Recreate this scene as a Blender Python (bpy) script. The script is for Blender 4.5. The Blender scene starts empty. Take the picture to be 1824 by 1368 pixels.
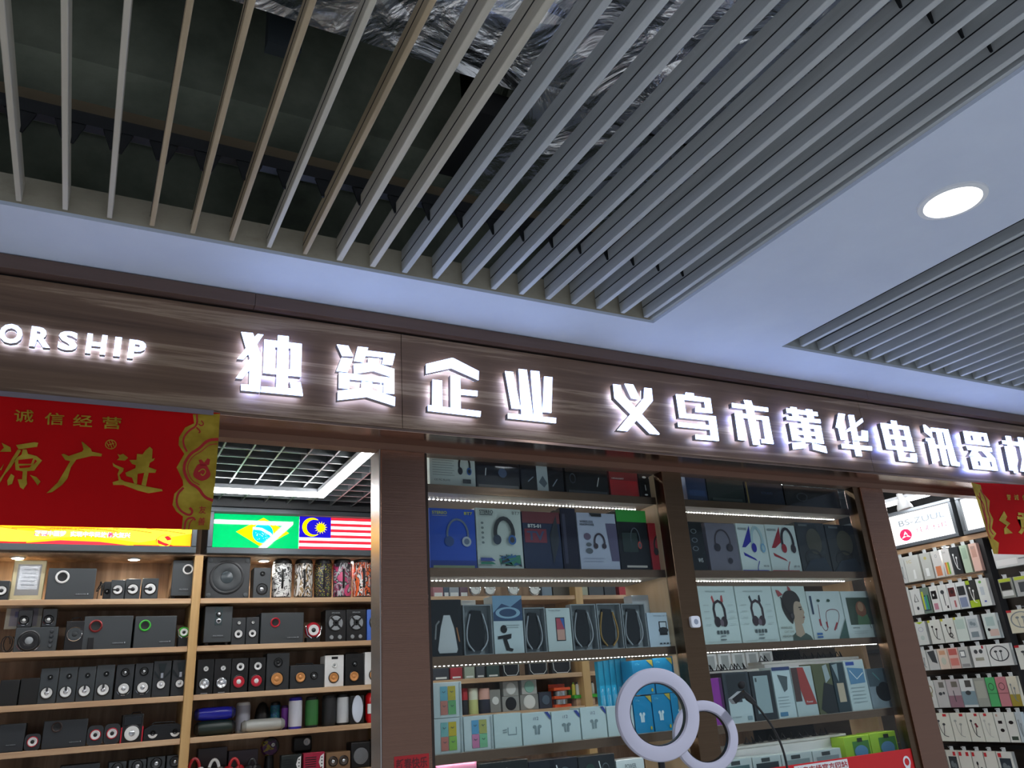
import bpy, math, random
from mathutils import Vector, Matrix
random.seed(11)
S = bpy.context.scene; COL = S.collection
# ------------------------------------------------------------------ camera, world, exposure
F_PX = 1412.185
RC = ((0.88630292,-0.45845234,-0.06548728),(0.11276521,0.35079669,-0.9296374),(0.44916716,0.81655565,0.36260961))
CZ = 1.6
cam = bpy.data.cameras.new('camera'); cam.sensor_width = 36; cam.lens = 36*F_PX/1824; cam.clip_start = .02
co = bpy.data.objects.new('camera', cam); COL.objects.link(co)
r0, r1, r2 = [Vector(r) for r in RC]
m4 = Matrix((r0, -r1, -r2)).transposed().to_4x4(); m4.translation = (0, 0, CZ); co.matrix_world = m4
S.camera = co
w = bpy.data.worlds.new('mall_ambient'); S.world = w; w.use_nodes = True
bg = w.node_tree.nodes['Background']; bg.inputs[0].default_value = (.76, .85, 1, 1); bg.inputs[1].default_value = .40
S.view_settings.view_transform = 'Standard'; S.view_settings.look = 'None'
S.view_settings.exposure = 0.0; S.view_settings.gamma = 1; S.view_settings.use_curve_mapping = False

def lamp(name, kind, loc, power, col=(1,1,1), size=.1, rot=None, spot=1.4, sizey=None):
    l = bpy.data.lights.new(name, kind); l.energy = power; l.color = col
    if kind == 'AREA':
        l.size = size
        if sizey: l.shape = 'RECTANGLE'; l.size_y = sizey
    else: l.shadow_soft_size = size
    if kind == 'SPOT': l.spot_size = spot; l.spot_blend = .7
    o = bpy.data.objects.new(name, l); COL.objects.link(o); o.location = loc
    if rot: o.rotation_euler = rot
    return o
# ceiling lights of the corridor: the recessed downlights in the white panels (one is in the frame)
ZC = 2.912
COOL = (.86, .92, 1)
for i, (x, y) in enumerate([(2.215, 1.166), (-1.3, 1.2), (2.2, -1.2), (-1.3, -1.2), (5.0, 1.2)]):
    lamp('downlight_lamp', 'SPOT', (x, y, ZC-.03), 105, COOL, .05, spot=2.6)


# ------------------------------------------------------------------ pixel -> world helpers (photo is 1824 x 1368)
CV = Vector((0, 0, CZ))
def ray(px, py):
    a, b = (px-912)/F_PX, (py-684)/F_PX
    return r0*a + r1*b + r2
def PY(px, py, y): d = ray(px, py); return CV + d*(y/d.y)
def PZ(px, py, z): d = ray(px, py); return CV + d*((z-CZ)/d.z)
def PX(px, py, x): d = ray(px, py); return CV + d*(x/d.x)
def solve(P, axis, k, row):
    """coordinate along axis at which a point seen from the camera falls on pixel column (row=0) or line (row=1) k"""
    k = (k-(912, 684)[row])/F_PX
    Q = Vector(P)-CV; Q[axis] = -CV[axis]
    rr = (r0, r1)[row]
    return (k*r2.dot(Q)-rr.dot(Q))/(rr[axis]-k*r2[axis])
def fit(xl, xr, yt, z, y):
    a = solve((0, y, z), 0, xl, 0); b = solve((0, y, z), 0, xr, 0)
    t = solve(((a+b)/2, y, 0), 2, yt, 1)
    return (a+b)/2, b-a, t-z

# ------------------------------------------------------------------ materials
def lin(c):
    if isinstance(c, str): c = tuple(int(c[i:i+2], 16) for i in (0, 2, 4))
    return tuple((v/255/12.92 if v/255 <= .04045 else ((v/255+.055)/1.055)**2.4) for v in c)
MC = {}
def new_mat(name):
    m = bpy.data.materials.new(name); m.use_nodes = True
    return m, m.node_tree, m.node_tree.nodes['Principled BSDF']
def pm(c, rough=.5, metal=0., em=0., coat=0.):
    k = (c, rough, metal, em, coat)
    if k in MC: return MC[k]
    m, t, b = new_mat('surface_%d' % len(MC)); L = lin(c)
    b.inputs['Base Color'].default_value = (*L, 1); b.inputs['Roughness'].default_value = rough; b.inputs['Metallic'].default_value = metal
    if em: b.inputs['Emission Color'].default_value = (*L, 1); b.inputs['Emission Strength'].default_value = em
    if coat: b.inputs['Coat Weight'].default_value = coat; b.inputs['Coat Roughness'].default_value = .08
    MC[k] = m; return m
def nodes_noise(t, scale, detail=6, rough=.6, sc=1.0, coord='Object', dist=0):
    tc = t.nodes.new('ShaderNodeTexCoord'); mp = t.nodes.new('ShaderNodeMapping'); mp.inputs['Scale'].default_value = scale
    n = t.nodes.new('ShaderNodeTexNoise'); n.inputs['Scale'].default_value = sc; n.inputs['Detail'].default_value = detail
    n.inputs['Roughness'].default_value = rough; n.inputs['Distortion'].default_value = dist
    t.links.new(tc.outputs[coord], mp.inputs[0]); t.links.new(mp.outputs[0], n.inputs[0])
    return n
def ramp(t, stops, const=False):
    r = t.nodes.new('ShaderNodeValToRGB'); e = r.color_ramp.elements
    if const: r.color_ramp.interpolation = 'CONSTANT'
    while len(e) < len(stops): e.new(.5)
    for q, (p, c) in zip(e, stops): q.position = p; q.color = (*lin(c), 1)
    return r
def tex_mat(name, stops, scale, rough=.5, metal=0, detail=6, const=False, bump=0, dist=0, nr=.6, coat=0):
    m, t, b = new_mat(name); n = nodes_noise(t, scale, detail, nr, 1, 'Object', dist); r = ramp(t, stops, const)
    t.links.new(n.outputs['Fac'], r.inputs[0]); t.links.new(r.outputs[0], b.inputs['Base Color'])
    b.inputs['Roughness'].default_value = rough; b.inputs['Metallic'].default_value = metal
    if coat: b.inputs['Coat Weight'].default_value = coat
    if bump:
        bp = t.nodes.new('ShaderNodeBump'); bp.inputs['Strength'].default_value = bump; bp.inputs['Distance'].default_value = .01
        t.links.new(n.outputs['Fac'], bp.inputs['Height']); t.links.new(bp.outputs[0], b.inputs['Normal'])
    return m
CEIL = tex_mat('white_plaster', [(.3, 'c6cfe2'), (.7, 'ced7e8')], (4, 4, 4), .7)
BEIGE = tex_mat('dusty_plaster', [(.3, '9b9482'), (.55, 'aaa391'), (.75, '8a806c')], (5, 5, 9), .8)
WALNUT = tex_mat('walnut_board', [(.28, '4c3729'), (.44, '6a513e'), (.53, '775c47'), (.575, 'a0876e'), (.62, '806751'), (.70, '5e4636'), (.85, '4e392c')], (.35, 2, 11), .5, detail=9, nr=.66, dist=.5)
TRIMW = tex_mat('brown_moulding', [(.3, '5b4740'), (.7, '6b554b')], (1, 20, 20), .4)
MAPLE = tex_mat('maple_board', [(.3, 'a98563'), (.5, 'bd9a75'), (.7, 'cdae8a')], (2, 14, 30), .38, detail=8, coat=.3)
BACKW = tex_mat('wood_back_panel', [(.32, '836852'), (.5, 'a3866a'), (.66, 'bea083')], (14, 9, .7), .6, detail=8, dist=.3)
UPR = tex_mat('yellow_maple_edge', [(.3, 'b08a55'), (.7, 'c9a56f')], (20, 20, 1.2), .4)
CONC = tex_mat('dark_concrete', [(.3, '565c4e'), (.5, '7c8272'), (.7, '9a9e8c')], (2.2, 2.2, 2.2), .9, detail=10)
FLOORM = tex_mat('pale_floor_tile', [(.3, 'd2d2d0'), (.7, 'e0e0de')], (1, 1, 1), .3)
BLACKW = pm('0c0d0e', .8)
def brushed(name, c, rough, scale):
    m, t, b = new_mat(name); n = nodes_noise(t, scale, 5, .6)
    r = ramp(t, [(.3, tuple(int(v*.94) for v in c)), (.7, c)]); t.links.new(n.outputs['Fac'], r.inputs[0]); t.links.new(r.outputs[0], b.inputs['Base Color'])
    b.inputs['Metallic'].default_value = 1; b.inputs['Roughness'].default_value = rough
    bp = t.nodes.new('ShaderNodeBump'); bp.inputs['Strength'].default_value = .12; bp.inputs['Distance'].default_value = .004
    t.links.new(n.outputs['Fac'], bp.inputs['Height']); t.links.new(bp.outputs[0], b.inputs['Normal'])
    return m
BRONZE = brushed('bronze_steel', (152, 117, 99), .16, (2, 2, 300))
BRONZEX = brushed('bronze_steel_strip', (196, 166, 152), .2, (2.5, 60, 60))
MULL = brushed('brown_steel', (112, 92, 73), .32, (2, 2, 300))
SHELFM = brushed('bronze_shelf_edge', (140, 112, 92), .25, (2, 60, 60))
BAFFLE = tex_mat('warm_lit_grey_baffle', [(.3, 'b0aa9a'), (.6, 'bfb9aa'), (.8, 'cac5b8')], (30, 1.5, 30), .42, .0, detail=5)  # grey metal; warm light on the left baffles is put into this beige
BAFFLE_WARM = tex_mat('warm_reflection_baffle', [(.3, '97866a'), (.6, 'b09e80'), (.8, 'c2b598')], (30, 2.5, 30), .5, .1, detail=6)  # brown stands for warm light reflected by the metal baffles
BAFFLEG = tex_mat('cool_grey_baffle', [(.3, 'a9adae'), (.7, 'bcc0c1')], (30, 1.5, 30), .4, .1, detail=5)
RAIL = pm('15171a', .5, .4)
def foil_mat():
    m, t, b = new_mat('crumpled_foil'); b.inputs['Metallic'].default_value = 1; b.inputs['Base Color'].default_value = (.98, .99, 1, 1); b.inputs['Roughness'].default_value = .26
    n = nodes_noise(t, (3, 3, 3), 5, .5, 1, 'Object', 2.2)
    tc = t.nodes.new('ShaderNodeTexCoord'); v = t.nodes.new('ShaderNodeTexVoronoi'); v.feature = 'DISTANCE_TO_EDGE'; v.inputs['Scale'].default_value = 4.5
    t.links.new(tc.outputs['Object'], v.inputs[0])
    a = t.nodes.new('ShaderNodeMath'); a.operation = 'ADD'; t.links.new(n.outputs['Fac'], a.inputs[0]); t.links.new(v.outputs['Distance'], a.inputs[1])
    bp = t.nodes.new('ShaderNodeBump'); bp.inputs['Strength'].default_value = 1; bp.inputs['Distance'].default_value = .035
    t.links.new(a.outputs[0], bp.inputs['Height']); t.links.new(bp.outputs[0], b.inputs['Normal'])
    return m
FOIL = foil_mat()
def glass_mat():
    m = bpy.data.materials.new('shop_glass'); m.use_nodes = True; t = m.node_tree; t.nodes.clear()
    o = t.nodes.new('ShaderNodeOutputMaterial'); mx = t.nodes.new('ShaderNodeMixShader'); tr = t.nodes.new('ShaderNodeBsdfTransparent'); gl = t.nodes.new('ShaderNodeBsdfGlossy')
    tr.inputs[0].default_value = (.93, .965, .96, 1); gl.inputs['Roughness'].default_value = .02; gl.inputs[0].default_value = (.9, .95, 1, 1)
    lw = t.nodes.new('ShaderNodeLayerWeight'); lw.inputs[0].default_value = .5
    pw = t.nodes.new('ShaderNodeMath'); pw.operation = 'POWER'; pw.inputs[1].default_value = 4
    ma = t.nodes.new('ShaderNodeMath'); ma.operation = 'MULTIPLY_ADD'; ma.inputs[1].default_value = .35; ma.inputs[2].default_value = .010
    t.links.new(lw.outputs['Facing'], pw.inputs[0]); t.links.new(pw.outputs[0], ma.inputs[0])
    t.links.new(ma.outputs[0], mx.inputs[0]); t.links.new(tr.outputs[0], mx.inputs[1]); t.links.new(gl.outputs[0], mx.inputs[2]); t.links.new(mx.outputs[0], o.inputs[0])
    return m
GLASS = glass_mat()
def gold_mat():
    m = tex_mat('gold_foil', [(.3, 'a08420'), (.5, 'c4a434'), (.7, 'e6c84e')], (9, 9, 12), .34, .7, detail=3, bump=.25)
    return m
GOLD = gold_mat()
REDP = tex_mat('red_banner_paper', [(.3, 'b80408'), (.7, 'c6060a')], (3, 3, 3), .75)
REDP.node_tree.nodes['Principled BSDF'].inputs['Specular IOR Level'].default_value = .15

# ------------------------------------------------------------------ mesh builder
TXT = {}
def text2d(s, bold=.0):
    k = (s, bold)
    if k in TXT: return TXT[k]
    c = bpy.data.curves.new('lettering', 'FONT'); c.body = s; c.resolution_u = 3; c.offset = bold; c.fill_mode = 'FRONT'
    o = bpy.data.objects.new('lettering', c); COL.objects.link(o)
    dg = bpy.context.evaluated_depsgraph_get(); me = bpy.data.meshes.new_from_object(o.evaluated_get(dg))
    vs = [v.co.copy() for v in me.vertices]; fs = [tuple(p.vertices) for p in me.polygons]
    x0, x1 = min(v.x for v in vs), max(v.x for v in vs); y0, y1 = min(v.y for v in vs), max(v.y for v in vs)
    r = [((v.x-x0)/(x1-x0 or 1), (v.y-y0)/(y1-y0 or 1)) for v in vs], fs
    bpy.data.objects.remove(o); bpy.data.curves.remove(c); bpy.data.meshes.remove(me)
    TXT[k] = r; return r
class MB:
    def __init__(s): s.v = []; s.f = []; s.m = []; s.mats = []
    def add(s, vs, fs, mat):
        if mat not in s.mats: s.mats.append(mat)
        i = s.mats.index(mat); n = len(s.v); s.v += [tuple(v) for v in vs]
        for f in fs: s.f.append(tuple(a+n for a in f)); s.m.append(i)
        return s
    def box(s, x0, x1, y0, y1, z0, z1, mat):
        return s.add([(x0,y0,z0),(x1,y0,z0),(x1,y1,z0),(x0,y1,z0),(x0,y0,z1),(x1,y0,z1),(x1,y1,z1),(x0,y1,z1)],
                     [(3,2,1,0),(4,5,6,7),(0,1,5,4),(1,2,6,5),(2,3,7,6),(3,0,4,7)], mat)
    def prism(s, pts, vec, mat, side=None):
        pts = [Vector(p) for p in pts]; vec = Vector(vec); n = len(pts)
        nrm = sum(((pts[i]-pts[0]).cross(pts[(i+1) % n]-pts[0]) for i in range(1, n)), Vector())
        if nrm.dot(vec) > 0: pts.reverse()
        q = [p+vec for p in pts]
        s.add(pts, [tuple(range(n))], mat)
        s.add(pts+q, [tuple(n+i for i in reversed(range(n)))]+[(i, n+i, n+(i+1) % n, (i+1) % n) for i in range(n)], side or mat)
        return s
    def poly(s, pts, mat): return s.add(pts, [tuple(range(len(pts)))], mat)
    def lathe(s, prof, o, ax, mat, n=20, sx=1, cap0=True, cap1=True):
        """profile of (radius, distance along axis)"""
        o = Vector(o); ax = Vector(ax).normalized()
        u = Vector((1, 0, 0)) if abs(ax.x) < .9 else Vector((0, 1, 0)); u = (u-ax*u.dot(ax)).normalized(); v = ax.cross(u)
        vs = []; fs = []
        for r, t in prof:
            for k in range(n):
                a = 2*math.pi*k/n; vs.append(o+ax*t+u*(r*sx*math.cos(a))+v*(r*math.sin(a)))
        for i in range(len(prof)-1):
            for k in range(n): fs.append((i*n+k, i*n+(k+1) % n, (i+1)*n+(k+1) % n, (i+1)*n+k))
        if cap0: fs.append(tuple(reversed(range(n))))
        if cap1: fs.append(tuple((len(prof)-1)*n+k for k in range(n)))
        return s.add(vs, fs, mat)
    def tube(s, pts, r, mat, n=7, closed=False, flat=1.0):
        pts = [Vector(p) for p in pts]; N = len(pts); vs = []; fs = []; pu = None
        for i, p in enumerate(pts):
            a = pts[i-1] if (i or closed) else p; b = pts[(i+1) % N] if (i < N-1 or closed) else p
            d = (b-a).normalized()
            if pu is None: pu = Vector((0, 0, 1)) if abs(d.z) < .9 else Vector((0, 1, 0))
            u = (pu-d*pu.dot(d)).normalized(); pu = u; v = d.cross(u)
            rr = r[i] if isinstance(r, (list, tuple)) else r
            for k in range(n):
                t = 2*math.pi*k/n; vs.append(p+u*(rr*math.cos(t))+v*(rr*flat*math.sin(t)))
        for i in range(N if closed else N-1):
            j = (i+1) % N
            for k in range(n): fs.append((i*n+k, i*n+(k+1) % n, j*n+(k+1) % n, j*n+k))
        if not closed: fs += [tuple(reversed(range(n))), tuple((N-1)*n+k for k in range(n))]
        return s.add(vs, fs, mat)
    def text(s, st, fn, mat, bold=0.):
        p, f = text2d(st, bold); return s.add([fn(u, v) for u, v in p], f, mat)
    def build(s, name, parent=None, bev=0, loc=None, smooth=True):
        me = bpy.data.meshes.new(name); me.from_pydata(s.v, [], s.f); me.update()
        for m in s.mats: me.materials.append(m)
        me.polygons.foreach_set('material_index', s.m)
        if smooth:
            me.polygons.foreach_set('use_smooth', [True]*len(s.f)); me.set_sharp_from_angle(angle=.7)
        o = bpy.data.objects.new(name, me); COL.objects.link(o)
        if parent: o.parent = parent
        if loc: o.location = loc
        if bev:
            b = o.modifiers.new('soft_edges', 'BEVEL'); b.width = bev; b.segments = 2; b.limit_method = 'ANGLE'
        return o
def tag(o, label, cat, group=None, kind=None):
    o['label'] = label; o['category'] = cat
    if group: o['group'] = group
    if kind: o['kind'] = kind
    return o
def struct(o): o['kind'] = 'structure'; return o
def thing(name, label, cat, loc=(0, 0, 0), rz=0, group=None):
    o = bpy.data.objects.new(name, None); COL.objects.link(o); o.location = loc; o.rotation_euler = (0, 0, rz); o.empty_display_size = .05
    return tag(o, label, cat, group)
def circ(cx, cz, rx, rz, n=24, a0=0, a1=2*math.pi):
    return [(cx+rx*math.cos(a0+(a1-a0)*i/n), cz+rz*math.sin(a0+(a1-a0)*i/n)) for i in range(n+(0 if a1-a0 > 6.28 else 1))]
def art(mb, els, w, h, y=0., dark=None):
    """flat print on a front face: u, v run 0..1 over the w x h face"""
    k = 0
    for e in els:
        k += 1; Y = y-.0007-.00035*k
        q = lambda u, v: ((u-.5)*w, Y, v*h)
        t = e[0]
        if t == 'r': mb.poly([q(e[1], e[2]), q(e[3], e[2]), q(e[3], e[4]), q(e[1], e[4])], e[5])
        elif t == 'e': mb.poly([q(u, v) for u, v in circ(e[1], e[2], e[3], e[4])], e[5])
        elif t == 'o':
            a = circ(e[1], e[2], e[3], e[4]); f = 1-e[5]; b = circ(e[1], e[2], e[3]*f, e[4]*f); n = len(a)
            mb.add([q(*p) for p in a+b], [(i, (i+1) % n, n+(i+1) % n, n+i) for i in range(n)], e[6])
        elif t == 'p': mb.poly([q(*p) for p in e[1]], e[2])
        elif t == 'l':
            P = [Vector(((u-.5)*w, v*h)) for u, v in e[1]]; L = []; Rr = []
            for i, p in enumerate(P):
                d = (P[min(i+1, len(P)-1)]-P[max(i-1, 0)]).normalized(); nn = Vector((-d.y, d.x))*e[2]/2
                L.append(p+nn); Rr.append(p-nn)
            mb.add([(p.x, Y, p.y) for p in L+Rr], [(i, i+1, len(P)+i+1, len(P)+i) for i in range(len(P)-1)], e[3])
        elif t == 't':
            mb.text(e[1], lambda u, v: q(e[2]+(e[4]-e[2])*u, e[3]+(e[5]-e[3])*v), e[6], e[7] if len(e) > 7 else 0.)
    return mb
ORD = 'first second third fourth fifth sixth seventh eighth ninth tenth eleventh twelfth thirteenth fourteenth fifteenth sixteenth seventeenth eighteenth nineteenth twentieth'.split()
# ------------------------------------------------------------------ setting
struct(MB().box(-4, 7, -5, 6, -.05, 0, FLOORM).build('floor'))
c = MB()
for b in [(-4, 7, 2.2, 2.5), (1.86, 2.545, -1, 2.2), (-4, -.9, -1, 2.2), (5.2, 7, -1, 2.2), (-4, 7, -4, -1)]:
    c.box(b[0], b[1], b[2], b[3], ZC, ZC+.012, CEIL)
struct(c.build('ceiling'))
t = MB()
t.box(-.9, 1.86, 2.2, 2.22, ZC+.0121, ZC+.10, BEIGE).box(1.845, 1.86, -1, 2.2, ZC+.0121, ZC+.10, BAFFLEG).box(-.9, -.885, -1, 2.2, ZC+.0121, ZC+.10, BEIGE)  # grey on the right edge stands in for a shadow line
struct(t.build('trim_1'))
t = MB()
t.box(2.545, 5.2, 2.2, 2.22, ZC+.0121, ZC+.10, BAFFLEG).box(2.535, 2.545, -1, 2.22, ZC+.0121, ZC+.12, BAFFLEG)
struct(t.build('trim_2'))
struct(MB().box(-4, 7, -4, 6, 4.3, 4.4, CONC).build('ceiling_slab'))
v = MB()
v.box(-4, 7, 2.645, 2.7, 2.96, 4.3, CONC).box(-4, -3.9, -4, 2.6, 2.93, 4.3, CONC).box(6.9, 7, -4, 2.6, 2.93, 4.3, CONC).box(-4, 7, -4, -3.9, 2.93, 4.3, CONC)  # outer walls are unseen, added to keep world light out of the void
struct(v.build('wall_void'))
# concrete beams and boards up in the ceiling void
for nm, lab, cat, b, m in [
    ('concrete_beam', 'dark concrete beam crossing the open ceiling void behind the left baffles', 'beam', (-3.9, 1.1, 2.25, 2.61, 3.5, 4.29), CONC),
    ('timber_batten', 'long brown timber batten running across the dark ceiling void', 'batten', (-3.5, 4, PZ(400, 262, 3.10).y, PZ(400, 262, 3.10).y+.045, 3.10, 3.14), pm('6a5c46', .8)),
    ('plywood_board', 'dark upright plywood board hanging in the ceiling void at the left', 'board', (.30, .40, 1.9, 1.95, 3.45, 4.0), pm('2b3236', .8)),
    ('black_gap_strip', 'narrow black cable tray hung in the ceiling void beside the foil duct', 'tray', (.98, 1.12, 1.88, 2.24, 3.40, 3.5), pm('0a0b0c', .7))]:  # black strip put in for the gap line beside the duct
    tag(MB().box(*b, m).build(nm), lab, cat)
# crumpled foil ducts: a wrinkled skin all round
def foil_duct(name, x0, x1, y0, y1, z0, z1, nx, ny, label):
    rnd = random.Random(5); mb = MB(); vs = []; fs = []
    for j in range(ny+1):
        for i in range(nx+1):
            e = 0 if i in (0, nx) or j in (0, ny) else 1
            vs.append((x0+(x1-x0)*i/nx+e*rnd.uniform(-.03, .03), y0+(y1-y0)*j/ny+e*rnd.uniform(-.03, .03), z0+rnd.uniform(-.02, .02)*(1 if e else .5)))
    for j in range(ny):
        for i in range(nx):
            a = j*(nx+1)+i; fs.append((a, a+nx+1, a+nx+2, a+1) if (i+j) % 2 else (a, a+nx+1, a+nx+2, a+1))
    mb.add(vs, fs, FOIL); mb.box(x0, x1, y0, y1, z0+.04, z1, FOIL)
    o = mb.build(name, smooth=False); me = o.data
    for p in me.polygons: p.use_smooth = p.index < nx*ny
    return tag(o, label, 'duct')
d = foil_duct('foil_duct', -1.0, 5.6, -.9, 1.84, 3.50, 3.95, 60, 26, 'wide crumpled silver foil duct above the baffles along the corridor')
for x in (2.05, 2.75, 3.6): MB().box(x, x+.03, -.8, 1.84, 3.452, 3.458, RAIL).build('strap', d)
d = foil_duct('foil_duct', 1.17, 5.6, 1.85, 2.6, 3.50, 3.93, 44, 8, 'crumpled silver foil branch duct running towards the shop wall')
for x in (2.3, 3.2): MB().box(x, x+.03, 1.86, 2.24, 3.452, 3.458, RAIL).build('strap', d)

# ceiling baffles: hollow channels hung from a toothed rail
def baffle(i, x, label, mat, h, y0, grp, yend=2.19):
    mb = MB(); wv = .014 if h < .07 else .019; z = ZC+.012
    mb.box(x-wv/2, x+wv/2, y0, yend, z, z+h, mat)
    o = mb.build('ceiling_baffle', bev=.002); tag(o, label, 'baffle', grp)
    MB().box(x-wv/2-.0012, x-wv/2, y0, yend-.004, z+h*.46, z+h*.50, RAIL).build('groove', o)
for i in range(20):
    x = -.275+.1101*i
    m = (BAFFLE_WARM if i in (3, 4, 5, 7) else BAFFLE) if i < 10 else BAFFLEG
    tone = ('brown timber-toned' if i in (3, 4, 5, 7) else 'beige') if i < 10 else 'grey'
    baffle(i, x, '%s ceiling baffle, %s from the left in the big open grille' % (tone, ORD[i]), m, .062 if i < 8 else .085, -.6, 'baffles of the big ceiling grille')
for i in range(16):
    baffle(i, 2.66+.11*i, 'grey ceiling baffle, %s from the left in the small right grille' % ORD[i], BAFFLEG, .085, -.6, 'baffles of the small ceiling grille')
def rail(x0, n, y, label):
    z = ZC+.105; o = tag(MB().box(x0-.4, x0+.11*n+.1, y, y+.03, z+.012, z+.05, RAIL).build('carrier_rail'), label, 'rail')
    for i in range(n):
        x = x0+.1101*i
        MB().prism([(x-.036, y+.002, z+.013), (x-.014, y+.002, z-.045), (x+.0131, y+.002, z-.05), (x+.036, y+.002, z+.013)], (0, .006, 0), RAIL).build('hook', o)
rail(-.275, 20, 1.93, 'black toothed rail carrying the big grille baffles near the shop')
rail(2.66, 16, 1.93, 'black toothed rail carrying the small right grille baffles')
rail(-.275, 20, .75, 'black toothed rail carrying the big grille baffles nearer the viewer')
# downlight in the white ceiling panel
t = thing('ceiling_downlight', 'round lit white downlight in the ceiling between the two grilles', 'downlight', (2.218, 1.166, ZC))
MB().lathe([(.100, 0), (.098, -.006), (.082, -.008), (.082, .0)], (0, 0, 0), (0, 0, 1), pm('e6e8ec', .35), 40, cap0=False, cap1=False).build('trim_ring', t)
MB().lathe([(.082, -.004), (.03, -.006), (.0005, -.006)], (0, 0, 0), (0, 0, 1), pm('ffffff', .5, 0, 9), 40, cap0=False).build('diffuser', t)

# ------------------------------------------------------------------ shop front
fx = [-1.6, .926, 3.355, 5.6]
for i in range(3):
    o = MB().box(fx[i]+.0012, fx[i+1]-.0012, 2.5, 2.64, 2.49, 2.852, WALNUT).build('fascia_board')
    tag(o, ['brown woodgrain fascia board carrying the ORSHIP letters', 'brown woodgrain fascia board in the middle, below the white ceiling', 'brown woodgrain fascia board at the right end of the shop sign'][i], 'fascia board', 'fascia boards')
tag(MB().box(-1.6, 5.6, 2.515, 2.64, 2.8521, 2.864, BLACKW).box(-1.6, .40, 2.47, 2.64, 2.864, ZC-.003, TRIMW).box(.4012, 3.4, 2.47, 2.64, 2.864, ZC-.003, TRIMW).box(3.4012, 5.6, 2.47, 2.64, 2.864, ZC-.003, TRIMW)
    .box(-1.6, 5.6, 2.478, 2.64, ZC-.003, ZC+.01, BLACKW).build('fascia_moulding', bev=.001), 'brown moulding strip between the fascia and the white ceiling', 'moulding')
struct(MB().box(-4, 7, 2.5, 2.62, ZC+.02, ZC+.1, CEIL).build('trim_3'))
tag(MB().box(-1.6, 5.6, 2.502, 2.6445, 2.478, 2.4895, BRONZEX).build('soffit_strip', bev=.001), 'shiny bronze metal strip under the fascia board', 'metal strip')
HZ = 2.452
tag(MB().box(-1.6, 5.6, 2.645, 2.70, HZ, 2.478, pm('7d5f4e', .35, .3)).box(-1.6, 5.6, 2.66, 2.70, 2.478, 2.95, BLACKW).build('door_header'), 'dark brown header beam over the shop openings', 'header beam')
def pillar(x0, x1, label):
    o = MB().box(x0, x1, 2.64, 2.74, 0, HZ-.0005, BRONZE).build('steel_pillar', bev=.003); tag(o, label, 'pillar')
    return o
p = pillar(.893, 1.063, 'wide bronze steel pillar left of the display windows')
MB().box(.8885, .893, 2.645, 2.74, 0, HZ-.001, pm('b9b3ad', .25, .8)).build('edge_trim', p)
MB().box(1.063, 1.075, 2.65, 2.68, 0, HZ-.001, pm('3b302a', .4, .5)).build('glazing_bead', p)
p = pillar(3.405, 3.572, 'bronze steel pillar right of the display windows')
MB().box(3.362, 3.4049, 2.65, 2.70, 0, HZ-.001, MULL).build('glazing_bead', p)
tag(MB().box(2.158, 2.263, 2.64, 2.698, 0, HZ-.0005, MULL).build('window_mullion', bev=.002), 'brown steel mullion between the two display windows', 'mullion')
for i, (a, b) in enumerate([(1.0755, 2.1575), (2.2635, 3.3615)]):
    o = MB().box(a, b, 2.664, 2.668, .3, HZ-.001, GLASS).build('window_%d' % (i+1)); struct(o)
# sill wall under the windows
struct(MB().box(1.064, 3.404, 2.65, 2.69, 0, .299, MULL).build('wall_sill'))

# ------------------------------------------------------------------ illuminated sign characters
LIT = pm('aec6ff', .4, 0, 5.0); RIM = pm('8d8c92', .35, .3); HALO = pm('c4d4ff', .5, 0, 13)
YF = 2.455
def unp(pts, ox, oy, sc, y=YF): return [PY(ox+a/sc, oy+b/sc, y) for a, b in pts]
def sign(label, ox, oy, sc, strokes, name='sign_character'):
    P = [unp(s, ox, oy, sc) for s in strokes]
    xs = [p.x for s in P for p in s]; zs = [p.z for s in P for p in s]
    o0 = Vector(((min(xs)+max(xs))/2, 2.499, min(zs)))
    t = thing(name, label, 'sign letter', o0, group='lit characters of the shop sign')
    f = MB(); r = MB(); h = MB()
    for k, s in enumerate(P):
        e = .00012*k
        q = [p-o0 for p in s]
        f.prism([p+Vector((0, -e, 0)) for p in q], (0, .0035, 0), LIT)
        r.prism([p+Vector((0, .0036, 0)) for p in q], (0, .022, 0), RIM)
        cx = sum(p.x for p in q)/len(q); cz = sum(p.z for p in q)/len(q)
        h.poly([Vector((cx+(p.x-cx)*.94, .0262+YF-2.499, cz+(p.z-cz)*.94)) for p in q], HALO)
    f.build('lit_face', t, smooth=False); r.build('metal_return', t, smooth=False); h.build('back_light', t, smooth=False)
R4 = lambda *a: [(a[i], a[i+1]) for i in range(0, len(a), 2)]
sign('glowing white character 独, first of the big characters after the ORSHIP letters', 410, 580, 9.77, [
    R4(195,108,395,128,470,325,530,500,548,590,520,1150,330,1120,340,560,320,490,275,390), R4(480,142,580,158,465,325,400,250,430,190),
    R4(275,385,322,490,232,582,125,575), R4(335,580,345,760,215,922,100,910), R4(190,1018,520,1040,520,1152,190,1122),
    R4(595,240,785,262,765,842,575,820), R4(1058,296,1248,318,1232,888,1045,868), R4(595,240,1248,318,1246,405,592,355), R4(580,735,1236,775,1232,888,575,820),
    R4(832,168,1018,188,1000,1110,800,1090), R4(545,1058,1250,1110,1265,1222,535,1152), R4(1040,970,1222,985,1252,1120,1062,1100)])
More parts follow.
